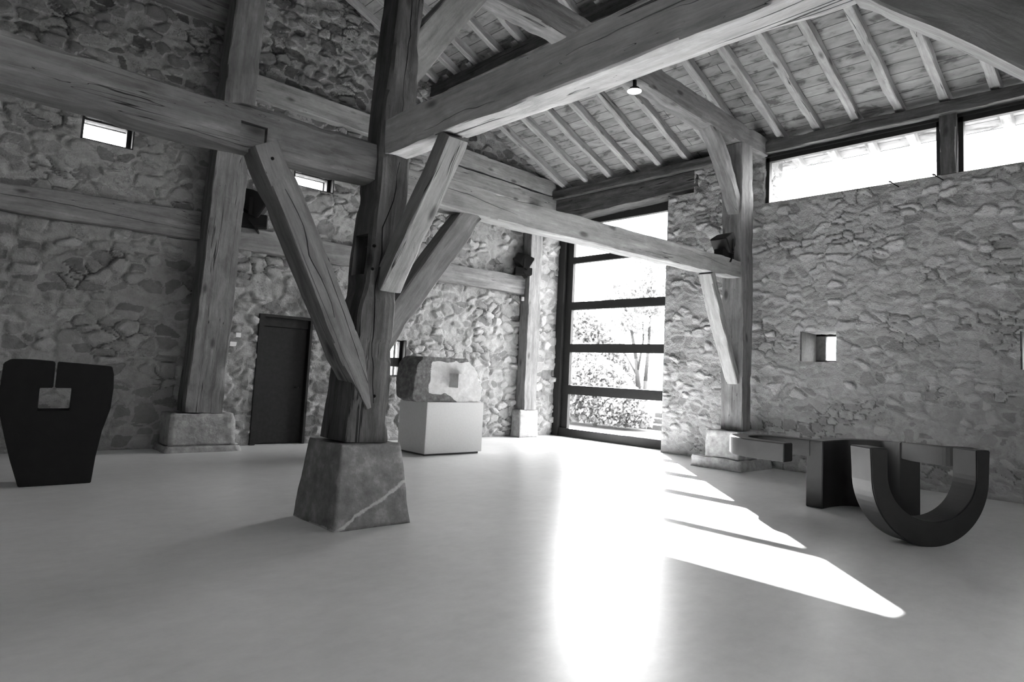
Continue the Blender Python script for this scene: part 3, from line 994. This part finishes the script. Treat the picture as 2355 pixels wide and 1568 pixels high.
ys = [5.86 - 0.686 * k for k in range(8)]
for i, y in enumerate(ys):
    rafter(y, 13.15, 8.22, 70 + i, f'pale roof rafter over the clerestory windows, {ORD[i]} counting away from the wall post', 'rafters over the clerestory windows')
ys = [11.55, 10.78, 10.07, 9.36, 8.65, 7.95, 7.25, 6.58]
for i, y in enumerate(ys):
    rafter(y, 13.15, 8.22, 90 + i, f'roof rafter above the tall window and stone pier, {ORD[i]} counting from the gable wall', 'rafters above the tall window and pier')
for i in range(9):
    rafter(11.25 - 0.69 * i, 8.50, 3.5, 110 + i, f'high rafter between the ridge and the dark purlin, {ORD[i]} counting from the gable wall', 'high rafters above the purlin', 0.13)
rafter(11.93, 8.30, 3.5, 130, 'dark high rafter lying against the gable wall', 'high rafters above the purlin', 0.10)

# ---------------------------------------------------------------- tall window
WX = 12.75
win = empty('window_1', (WX, 10.3, 0), None, None)
win['kind'] = 'structure'
O = (WX, 10.3, 0)
box('window_frame', (12.70, 11.66, 0), (12.80, 12.10, 5.70), M['black_metal'], win, 0.006, O)
box('window_frame', (12.60, 11.88, 0), (12.70, 12.10, 5.70), M['black_metal'], win, 0.006, O)
box('window_frame', (12.69, 8.47, 0), (12.82, 8.80, 5.62), M['black_metal'], win, 0.006, O)
box('window_frame', (12.68, 8.60, 5.42), (12.82, 11.9, 5.70), M['black_metal'], win, 0.006, O)
box('window_frame', (12.64, 8.60, 0.0), (12.84, 11.9, 0.21), M['black_metal'], win, 0.006, O)
for (z0, z1) in ((4.44, 4.60), (3.23, 3.43), (2.14, 2.35), (1.07, 1.30)):
    box('window_bar', (12.69, 8.70, z0), (12.81, 11.75, z1), M['black_metal'], win, 0.006, O)
zz = [0.21, 1.07, 1.30, 2.14, 2.35, 3.23, 3.43, 4.44, 4.60, 5.42]
for k in range(5):
    box('window_pane', (12.745, 8.80, zz[2 * k]), (12.755, 11.66, zz[2 * k + 1]), M['glass'], win, 0, O)

# ---------------------------------------------------------------- clerestory
posts_y = [(2.975, 3.207), (-0.30, -0.06), (-3.55, -3.32)]
for i, (a, b) in enumerate(posts_y):
    timber('window_post', [(12.25, (a + b) / 2, 5.06), (12.25, (a + b) / 2, 6.06)], b - a, 0.24, mat='wood_dark', seed=140 + i,
           label=['short dark post dividing the two clerestory windows', 'short post of the clerestory beyond the first dividing post', 'last short post of the clerestory'][i], cat='post')
clere = [(6.22, 3.207), (2.975, -0.06), (-0.30, -3.32), (-3.55, -5.95)]
for i, (a, b) in enumerate(clere):
    wn_ = empty('window_%d' % (2 + i), (12.3, (a + b) / 2, 5.07), None, None)
    wn_['kind'] = 'structure'
    O = (12.3, (a + b) / 2, 5.07)
    y1, y0 = a, b
    box('window_frame', (12.24, y0, 5.90), (12.34, y1, 5.99), M['black_metal'], wn_, 0.005, O)
    box('window_frame', (12.20, y0, 5.985), (12.36, y1, 6.03), M['black_metal'], wn_, 0.005, O)
    box('window_frame', (12.24, y1 - 0.075, 5.06), (12.34, y1, 5.99), M['black_metal'], wn_, 0.005, O)
    box('window_frame', (12.24, y0, 5.06), (12.34, y0 + 0.075, 5.99), M['black_metal'], wn_, 0.005, O)
    box('window_pane', (12.29, y0 + 0.07, 5.06), (12.30, y1 - 0.07, 5.91), M['glass'], wn_, 0, O)

# small openings in the gable wall and the deep ones in the end wall
k = 6
for (x0, x1, z0, z1) in back_holes[:3]:
    o = empty('window_%d' % k, ((x0 + x1) / 2, BY + 0.22, z0), None, None); k += 1
    o['kind'] = 'structure'
    O = ((x0 + x1) / 2, BY + 0.22, z0)
    t = 0.05
    ya, yb = BY + 0.14, BY + 0.22
    box('window_frame', (x0 - 0.01, ya, z0 - 0.01), (x0 + t, yb, z1 + 0.01), M['black_metal'], o, 0.004, O)
    box('window_frame', (x1 - t - 0.03, ya, z0 - 0.01), (x1 + 0.01, yb, z1 + 0.01), M['black_metal'], o, 0.004, O)
    box('window_frame', (x0, ya, z1 - 0.03), (x1, yb, z1 + 0.01), M['black_metal'], o, 0.004, O)
    box('window_frame', (x0, ya, z0 - 0.01), (x1, yb, z0 + 0.04), M['black_metal'], o, 0.004, O)
    box('window_pane', (x0, BY + 0.175, z0), (x1, BY + 0.185, z1), M['glass'], o, 0, O)
    box('window_lining', (x1 - 0.02, BY + 0.005, z0), (x1 + 0.012, BY + 0.15, z1), M['black_metal'], o, 0.003, O)
    box('window_lining', (x0 - 0.012, BY + 0.005, z0), (x0 + 0.035, BY + 0.15, z1), M['black_metal'], o, 0.003, O)
    box('window_lining', (x0, BY + 0.005, z0 - 0.012), (x1, BY + 0.15, z0 + 0.02), M['black_metal'], o, 0.003, O)
    if z0 < 2:
        box('window_bar', (x0, ya, 1.54), (x1, yb, 1.73), M['black_metal'], o, 0.004, O)
for (y0, y1, z0, z1) in niches:
    o = empty('window_%d' % k, (12.9, (y0 + y1) / 2, z0), None, None); k += 1
    o['kind'] = 'structure'
    O = (12.9, (y0 + y1) / 2, z0)
    box('window_frame', (12.84, y0 - 0.01, z0 - 0.01), (12.92, y0 + 0.08, z1 + 0.01), M['black_metal'], o, 0.004, O)
    box('window_frame', (12.84, y1 - 0.20, z0 - 0.01), (12.92, y1 + 0.01, z1 + 0.01), M['shutter'], o, 0.004, O)
    box('window_lining', (12.215, y1 - 0.022, z0 + 0.005), (12.86, y1 + 0.01, z1 - 0.005), M['shutter'], o, 0.003, O)
    box('window_frame', (12.84, y0, z1 - 0.05), (12.92, y1, z1 + 0.01), M['black_metal'], o, 0.004, O)
    box('window_frame', (12.84, y0, z0 - 0.01), (12.92, y1, z0 + 0.05), M['black_metal'], o, 0.004, O)
    box('window_pane', (12.875, y0, z0), (12.885, y1, z1), M['glass'], o, 0, O)

# ---------------------------------------------------------------- door
dr = empty('door_1', (5.33, 12.24, 0), None, None)
dr['kind'] = 'structure'
O = (5.33, 12.24, 0)
box('door_frame', (4.80, 12.06, 0), (4.90, 12.26, 2.38), M['door_black'], dr, 0.006, O)
box('door_frame', (5.79, 12.06, 0), (5.84, 12.26, 2.38), M['door_black'], dr, 0.006, O)
box('door_frame', (4.88, 12.06, 2.33), (5.80, 12.26, 2.38), M['door_black'], dr, 0.006, O)
box('door_panel', (4.90, 12.15, 2.165), (5.79, 12.20, 2.34), M['door_black'], dr, 0.006, O)
bm = bmesh.new()
add_box(bm, Vector((4.905, 12.165, 0.02)) - Vector(O), Vector((5.785, 12.215, 2.155)) - Vector(O))
bm_obj('door_leaf', bm, M['door_black'], dr, (0, 0, 0), 0.004)
box('door_backing', (4.86, 12.22, 0), (5.82, 12.25, 2.37), M['door_black'], dr, 0, O)  # unseen panel added to keep daylight from showing through the door gaps
box('door_rail', (4.91, 12.160, 1.15), (5.785, 12.17, 1.18), M['door_black'], dr, 0.004, O)
bm = bmesh.new(); add_cyl(bm, Vector((5.69, 12.17, 1.05)) - Vector(O), Vector((5.69, 12.10, 1.05)) - Vector(O), 0.014); add_cyl(bm, Vector((5.69, 12.11, 1.05)) - Vector(O), Vector((5.58, 12.11, 1.05)) - Vector(O), 0.010)
bm_obj('door_handle', bm, M['black_gear'], dr, smooth=True)

# ---------------------------------------------------------------- left sculpture: dark slab with a window and a slot
out = [(1.12, 0), (1.81, 0), (1.83, 0.3), (1.87, 0.60), (1.935, 0.86), (1.945, 1.10), (1.935, 1.26), (1.91, 1.355), (1.70, 1.368), (1.362, 1.385), (1.361, 1.09),
       (1.527, 1.092), (1.525, 0.834), (1.216, 0.83), (1.214, 1.087), (1.345, 1.09), (1.342, 1.37), (1.325, 1.388), (1.1, 1.40), (0.93, 1.395), (0.87, 1.35), (0.86, 1.0), (0.885, 0.8), (0.95, 0.55), (1.02, 0.3)]


def prism(name, pts, thick, place, mat, parent=None, bevel=0.008, loc=(0, 0, 0), subdiv=False):
    """outline pts (s, z) extruded by `thick`; place(s, z, t) gives the point"""
    bm = bmesh.new()
    a = [bm.verts.new(Vector(place(s, z, 0)) - Vector(loc)) for s, z in pts]
    b = [bm.verts.new(Vector(place(s, z, thick)) - Vector(loc)) for s, z in pts]
    n = len(pts)
    bm.faces.new(a); bm.faces.new(b[::-1])
    for i in range(n):
        bm.faces.new((a[i], b[i], b[(i + 1) % n], a[(i + 1) % n]))
    bmesh.ops.recalc_face_normals(bm, faces=bm.faces)
    if bevel:
        ed = [e for e in bm.edges if len(e.link_faces) == 2 and e.calc_face_angle(0) > 0.5]
        bmesh.ops.bevel(bm, geom=ed, offset=bevel, segments=2, affect='EDGES', clamp_overlap=True)
    me = bpy.data.meshes.new(name); bm.to_mesh(me); bm.free()
    me.materials.append(mat)
    o = bpy.data.objects.new(name, me); COL.objects.link(o); o.location = loc
    if parent: o.parent = parent
    return o


tag(prism('slab_sculpture', out, 0.42, lambda s, z, t: (s + 0.15 * t, 9.1 + t, z), M['dark_granite'], loc=(1.4, 9.3, 0)),
    'black slab sculpture with a square window and a slot, standing at the left edge', 'sculpture')

# ---------------------------------------------------------------- right sculpture: steel ribbon folding into a U
sc = empty('steel_sculpture', (8.3, 2.9, 0), 'large curved steel sculpture with a U shaped loop on the right floor', 'sculpture')
SL = Vector((8.3, 2.9, 0))
ang = math.radians(-32)
dx, dy = math.cos(ang), math.sin(ang)
nx, ny = -dy, dx
cx, cy0 = 7.70, 2.15


def uplace(s, z, t):
    return (cx + dx * s + nx * t - SL.x, cy0 + dy * s + ny * t - SL.y, z)


U_ = []
for i in range(0, 41):
    t = math.pi + math.pi * i / 40
    U_.append((0.04 + 0.68 * math.cos(t), 0.68 + 0.68 * math.sin(t)))
inner = []
for i in range(0, 33):
    t = 2 * math.pi - math.pi * i / 32
    inner.append((0.055 + 0.51 * math.cos(t), 0.70 + 0.455 * math.sin(t)))
outl = [(-0.655, 0.955)] + U_ + [(0.735, 0.965), (0.565, 0.965)] + inner + [(-0.455, 0.955)]
prism('steel_loop', outl, 0.30, uplace, M['steel'], sc, 0.01)


def ribbon(name, path, thick, parent, mat):
    """path of (x, y, z_bottom, z_top); thick upright band"""
    n = len(path)
    P = np.array([(a - SL.x, b - SL.y) for a, b, c, d in path])
    cum = np.r_[0, np.cumsum(np.linalg.norm(np.diff(P, axis=0), axis=1))]
    m = int(cum[-1] / 0.03)
    S = np.linspace(0, cum[-1], m + 1)
    X = np.stack([np.interp(S, cum, P[:, 0]), np.interp(S, cum, P[:, 1])], 1)
    for _ in range(14): X[1:-1] = (X[:-2] + 2 * X[1:-1] + X[2:]) / 4
    ZB = np.interp(S, cum, [p_[2] for p_ in path]); ZT = np.interp(S, cum, [p_[3] for p_ in path])
    T = np.gradient(X, axis=0); T /= np.linalg.norm(T, axis=1)[:, None]
    Nn = np.stack([-T[:, 1], T[:, 0]], 1) * thick / 2
    bm = bmesh.new()
    rings = []
    for x, n_, zb, zt in zip(X, Nn, ZB, ZT):
        rings.append([bm.verts.new((x[0] + n_[0], x[1] + n_[1], zb)), bm.verts.new((x[0] - n_[0], x[1] - n_[1], zb)),
                      bm.verts.new((x[0] - n_[0], x[1] - n_[1], zt)), bm.verts.new((x[0] + n_[0], x[1] + n_[1], zt))])
    for a, b in zip(rings[:-1], rings[1:]):
        for i in range(4):
            bm.faces.new((a[i], a[(i + 1) % 4], b[(i + 1) % 4], b[i]))
    bm.faces.new(rings[0][::-1]); bm.faces.new(rings[-1])
    bmesh.ops.recalc_face_normals(bm, faces=bm.faces)
    ed = [e for e in bm.edges if len(e.link_faces) == 2 and e.calc_face_angle(0) > 0.6]
    bmesh.ops.bevel(bm, geom=ed, offset=0.008, segments=2, affect='EDGES', clamp_overlap=True)
    me = bpy.data.meshes.new(name); bm.to_mesh(me); bm.free(); me.materials.append(mat)
    for pl_ in me.polygons: pl_.use_smooth = False
    o = bpy.data.objects.new(name, me); COL.objects.link(o); o.parent = parent
    return o


ribbon('steel_wall', [(8.79, 3.745, 0, .848), (9.1, 3.74, 0, .85), (9.42, 3.66, 0, .86), (9.62, 3.40, 0, .87), (9.55, 3.10, 0, .88), (9.2, 2.86, 0, .90), (8.85, 2.66, 0, .93)], 0.21, sc, M['steel'])
ribbon('steel_hook', [(8.17, 3.80, .60, .825), (8.17, 4.25, .60, .83), (8.24, 4.48, .61, .835), (8.45, 4.62, .62, .84), (8.70, 4.60, .63, .845), (8.87, 4.45, .63, .846), (8.90, 4.2, .63, .847), (8.90, 3.80, .64, .848)], 0.24, sc, M['steel'])
ribbon('steel_bar', [(8.95, 2.74, .74, .925), (8.70, 2.52, .74, .94), (8.50, 2.28, .75, .955), (8.40, 2.10, .76, .965), (8.50, 1.93, .76, .965)], 0.19, sc, M['steel'])

# ---------------------------------------------------------------- pedestal and carved stone
pd = empty('pedestal', (7.59, 10.1, 0), 'pale box pedestal carrying the carved limestone block', 'pedestal')
O = (7.59, 10.1, 0)
box('pedestal_body', (6.94, 9.70, 0.035), (8.24, 10.56, 0.94), M['plinth'], pd, 0.005, O)
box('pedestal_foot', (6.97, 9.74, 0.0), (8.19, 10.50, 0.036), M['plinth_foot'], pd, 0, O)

# boulder: superellipsoid with lobes, flat cut front
bm = bmesh.new()
bmesh.ops.create_icosphere(bm, subdivisions=6, radius=1.0)
co_ = np.array([v.co[:] for v in bm.verts])
ax = np.abs(co_)
rr = 1.0 / np.power(ax[:, 0] ** 8 + ax[:, 1] ** 8 + ax[:, 2] ** 8, 1 / 8.0)
sx_ = 0.80 - 0.03 * (co_[:, 2] > 0) * co_[:, 2]
q = co_ * rr[:, None] * np.array([0.80, 0.34, 0.41])
q += (co_ * 0.035) * fbm(co_[:, 0] * 2.2, co_[:, 1] * 2.2, co_[:, 2] * 2.2, seed=91, octaves=5)[:, None]
# cut-off upper left corner and sloped upper right shoulder
lim = 0.41 - 1.1 * np.clip(-0.58 - q[:, 0], 0, 1) - 0.75 * np.clip(q[:, 0] - 0.36, 0, 1) - 1.6 * np.clip(q[:, 0] - 0.64, 0, 1)
q[:, 0] = np.maximum(q[:, 0], -0.79 + 0.12 * (q[:, 2] + 0.4) + 0.02 * fbm(q[:, 1] * 5, q[:, 2] * 5, seed=94))
q[:, 2] = np.minimum(q[:, 2], lim + 0.02 * fbm(q[:, 0] * 6, q[:, 1] * 6, seed=92))
front = -0.27 + 0.008 * fbm(q[:, 0] * 7, q[:, 2] * 7, seed=93)
isf = q[:, 1] < front
q[:, 1] = np.maximum(q[:, 1], front)
q[:, 2] = np.maximum(q[:, 2], -0.395)
for v, c in zip(bm.verts, q): v.co = Vector(c)
o = bm_obj('carved_boulder', bm, M['limestone'], None, (7.44, 10.03, 0.94 + 0.395), smooth=True)
tag(o, 'rough limestone block with a bright cut face and a square hole, on the pedestal', 'sculpture')
cb_ = bmesh.new()
add_box(cb_, (7.445, 9.5, 1.21), (7.70, 10.02, 1.462))
carve(o, cb_)
me = o.data
cc = np.zeros(len(me.vertices) * 3); me.vertices.foreach_get('co', cc); cc = cc.reshape(-1, 3)
edge = 0.10 * fbm(cc[:, 0] * 4, cc[:, 2] * 4, seed=95)
cut = np.minimum.reduce([sstep(-0.27, -0.19, cc[:, 1]) * 0 + 1]) if False else None
inside = np.minimum.reduce([cc[:, 0] + 0.40 + edge, 0.33 - cc[:, 2] + 0.5 * edge, cc[:, 2] + 0.22 + 0.5 * edge + 0.5 * np.clip(cc[:, 0] + 0.1, 0, 0.4)])
crust = 1 - sstep(-0.03, 0.03, inside) * (cc[:, 1] < -0.2)
crust = np.where((cc[:, 1] < 0.0) & (cc[:, 0] > -0.02) & (cc[:, 0] < 0.28) & (np.abs(cc[:, 2]) < 0.135), 0.0, crust)
a_ = me.attributes.new('crust', 'FLOAT', 'POINT'); a_.data.foreach_set('value', crust)

# ---------------------------------------------------------------- floodlights


def flood(loc, yaw, tilt, label, scale=1.0):
    root = empty('floodlight', loc, label, 'floodlight', 'black floodlights')
    root.rotation_euler = (0, 0, yaw)
    root.scale = (scale,) * 3
    # ballast box on the timber
    bm = bmesh.new(); add_box(bm, (-0.17, -0.09, 0.0), (0.19, 0.09, 0.15)); bm_obj('ballast_box', bm, M['black_gear'], root, (0, 0, 0), 0.008)
    r = Matrix.Rotation(tilt, 3, 'Y')
    bm = bmesh.new()
    # housing: tapered body, wide at the lens
    h = [(-0.20, 0.10, 0.07), (-0.06, 0.14, 0.12), (0.16, 0.16, 0.15)]
    rings = []
    for x, hy, hz in h:
        rings.append([bm.verts.new(r @ Vector((x, sy * hy, sz * hz)) + Vector((0.0, 0, 0.30))) for sy, sz in ((-1, -1), (1, -1), (1, 1), (-1, 1))])
    for a, b in zip(rings[:-1], rings[1:]):
        for i in range(4): bm.faces.new((a[i], a[(i + 1) % 4], b[(i + 1) % 4], b[i]))
    bm.faces.new(rings[0][::-1]); bm.faces.new(rings[-1])
    bm_obj('housing', bm, M['black_gear'], root, (0, 0, 0), 0.008)
    bm = bmesh.new(); add_box(bm, (0.155, -0.14, -0.13), (0.172, 0.14, 0.13), r, (0, 0, 0.30)); bm_obj('lens', bm, M['steel'], root, (0, 0, 0), 0.004)
    bm = bmesh.new()
    for s in (-1, 1):
        add_box(bm, (-0.02, s * 0.165 - 0.006, 0.13), (0.02, s * 0.165 + 0.006, 0.33))
    add_box(bm, (-0.02, -0.17, 0.13), (0.02, 0.17, 0.15))
    bm_obj('yoke', bm, M['black_gear'], root, (0, 0, 0))
    # barn door flap under the lens
    bm = bmesh.new(); add_box(bm, (0.16, -0.15, -0.17), (0.33, 0.15, -0.155), Matrix.Rotation(tilt + 0.35, 3, 'Y'), (0, 0, 0.30)); bm_obj('flap', bm, M['black_gear'], root, (0, 0, 0))
    return root


flood((4.40, 11.82, 3.87), math.radians(-25), math.radians(28), 'black floodlight on the wall beam beside the broad left wall post', 1.45)
flood((11.02, 11.78, 3.92), math.radians(-30), math.radians(30), 'black floodlight on the wall beam at the slim post by the tall window', 1.15)
flood((10.86, 6.28, 3.77), math.radians(180), math.radians(38), 'black floodlight sitting on the long pale beam at the wall post', 1.05)

# downlight under the collar beam
lp = empty('ceiling_lamp', (7.96, 6.19, 5.93), 'small round downlight glowing white under the upper beam', 'lamp')
bm = bmesh.new(); add_cyl(bm, (0, 0, 0.0), (0, 0, 0.05), 0.112, 0.07, 28); add_cyl(bm, (0, 0, 0.05), (0, 0, 0.2), 0.03, 0.03, 12)
bm_obj('lamp_shade', bm, M['black_gear'], lp, smooth=False)
bm = bmesh.new(); add_cyl(bm, (0, 0, -0.006), (0, 0, -0.001), 0.108, 0.108, 28)
bm_obj('lamp_disc', bm, M['lamp'], lp)

# rods in the wall top, sensor box, small wall plates
for (y0, y1, lb) in ((3.95, 3.80, 'thin metal bracket on the wall top below the wide clerestory window'), (3.30, 3.15, 'thin metal bracket on the wall top below the dividing post')):
    bm = bmesh.new(); add_cyl(bm, (0, 0, 0), (-0.05, y1 - y0, -0.13), 0.009, 0.009, 10); add_box(bm, (-0.03, -0.02, -0.006), (0.06, 0.02, 0.006))
    tag(bm_obj('metal_bracket', bm, M['black_gear'], None, (12.155, y0, 5.085)), lb, 'bracket', 'brackets on the wall top')
tag(box('sensor_box', (-0.03, -0.03, -0.05), (0.03, 0.03, 0.05), M['plate'], None, 0.006), 'small white sensor box on the slim post under the wall beam', 'sensor').location = (11.20, 11.92, 3.36)
tag(box('wall_plate_cover', (-0.045, -0.015, -0.04), (0.045, 0.015, 0.04), M['plate'], None, 0.004), 'upper small pale plate on the wall between post and door', 'wall plate', 'plates beside the door').location = (4.44, 12.06, 1.955)
tag(box('wall_plate_cover', (-0.06, -0.015, -0.04), (0.06, 0.015, 0.04), M['plate'], None, 0.004), 'lower small pale plate against the broad wall post', 'wall plate', 'plates beside the door').location = (4.36, 12.05, 1.79)

# ---------------------------------------------------------------- outside
bm = bmesh.new(); add_box(bm, (-30, -30, -0.5), (60, 60, -0.13))
g = bm_obj('ground', bm, M['gravel']); g['kind'] = 'structure'
rng = np.random.default_rng(7)


def leaves(name, blobs, n, size, parent, loc, seed, mat='leaf'):
    r = np.random.default_rng(seed)
    V, F = [], []
    wts = np.array([b[3] * b[4] * b[5] for b in blobs]); wts /= wts.sum()
    ch = r.choice(len(blobs), n, p=wts)
    B_ = np.array(blobs)[ch]
    d = r.normal(size=(n, 3)); d /= np.linalg.norm(d, axis=1)[:, None]
    rad = r.uniform(0.55, 1.02, n)
    c = B_[:, :3] + d * B_[:, 3:] * rad[:, None]
    c = c[c[:, 2] > 0.02]; n = len(c)
    u = r.normal(size=(n, 3)); u /= np.linalg.norm(u, axis=1)[:, None]
    v = np.cross(u, r.normal(size=(n, 3))); v /= np.linalg.norm(v, axis=1)[:, None]
    s = size * r.uniform(0.6, 1.3, n)[:, None]
    V = np.stack([c - u * s, c + v * s * 0.55, c + u * s, c - v * s * 0.55], 1).reshape(-1, 3) - np.array(loc)
    F = np.arange(4 * n).reshape(n, 4)
    return mesh_obj(name, V, F, M[mat], parent, (0, 0, 0), smooth=False)


def tube(bm, pts, r0, r1, seg=10):
    n = len(pts)
    for i in range(n - 1):
        a = r0 + (r1 - r0) * i / (n - 1); b = r0 + (r1 - r0) * (i + 1) / (n - 1)
        add_cyl(bm, pts[i], pts[i + 1], a, b, seg)


def plant(name, loc, blobs, n, size, trunks, label, cat, group=None, seed=1):
    root = empty(name, loc, label, cat, group)
    L = Vector(loc)
    leaves('foliage', blobs, n, size, root, loc, seed)
    bm = bmesh.new()
    for pts, r0, r1 in trunks:
        tube(bm, [Vector(q) - L for q in pts], r0, r1)
    bm_obj('trunk', bm, M['bark'], root, smooth=True)
    return root


plant('shrub', (18.0, 15.0, -0.13), [(18, 15.3, 0.9, 1.2, 1.5, 1.3), (18, 14.2, 0.5, 1.0, 1.0, 0.9), (18.3, 16.4, 1.2, 1.2, 1.3, 1.6), (18, 13.6, 0.3, .7, .7, .6)], 30000, 0.09,
      [([(18, 15.2, -.13), (18, 15.2, 1.2)], .07, .03)], 'dense rounded shrub behind the lower left panes of the tall window', 'shrub', seed=3)
plant('tree', (21.5, 18.6, -0.13), [(21.5, 18.9, 2.6, 1.4, 1.4, 2.0), (21.5, 17.8, 1.9, 1.2, 1.1, 1.5), (22, 20.2, 2.8, 1.4, 1.5, 2.2), (22, 17.2, 1.1, 1.0, 1.0, 1.0)], 30000, 0.11,
      [([(21.5, 18.6, -.13), (21.5, 18.6, 3.4)], .12, .05)], 'leafy tree behind the upper left panes of the tall window', 'tree', seed=4)
plant('tree', (20.0, 14.75, -0.13), [(20, 15.5, 4.9, 1.2, 1.3, .7), (20.2, 14.9, 3.7, 1.0, 1.3, .55), (20, 14.3, 4.6, .9, .9, .7), (20.4, 16.2, 3.9, .8, .9, .5), (20, 14.4, 6.0, 1., 1.3, .7)], 4200, 0.10,
      [([(20, 14.95, -.13), (20, 14.9, 1.2), (20, 15.05, 2.3), (20.1, 15.4, 3.4), (20, 15.8, 4.6)], .11, .03),
       ([(20, 14.55, -.13), (20, 14.6, 1.5), (20, 14.5, 3.0), (20, 14.5, 5.2)], .10, .03),
       ([(20, 14.92, 1.6), (20, 15.5, 2.4), (20, 16.2, 3.0)], .04, .015),
       ([(20, 14.95, 1.9), (20, 14.75, 3.0), (20.1, 14.9, 3.9)], .05, .02)], 'thin two stemmed tree with sparse crown behind the right of the tall window', 'tree', seed=5)
# steps beyond the shrub
for i in range(3):
    tag(box('stone_step', (-0.5, -1.2, 0), (0.5, 1.2, 0.16), M['gravel'], None, 0.01), f'pale outdoor step right of the shrub, {ORD[i]} from the bottom', 'step', 'steps outside the tall window').location = (19.6 + i * 0.9, 13.6, -0.13 + i * 0.16)
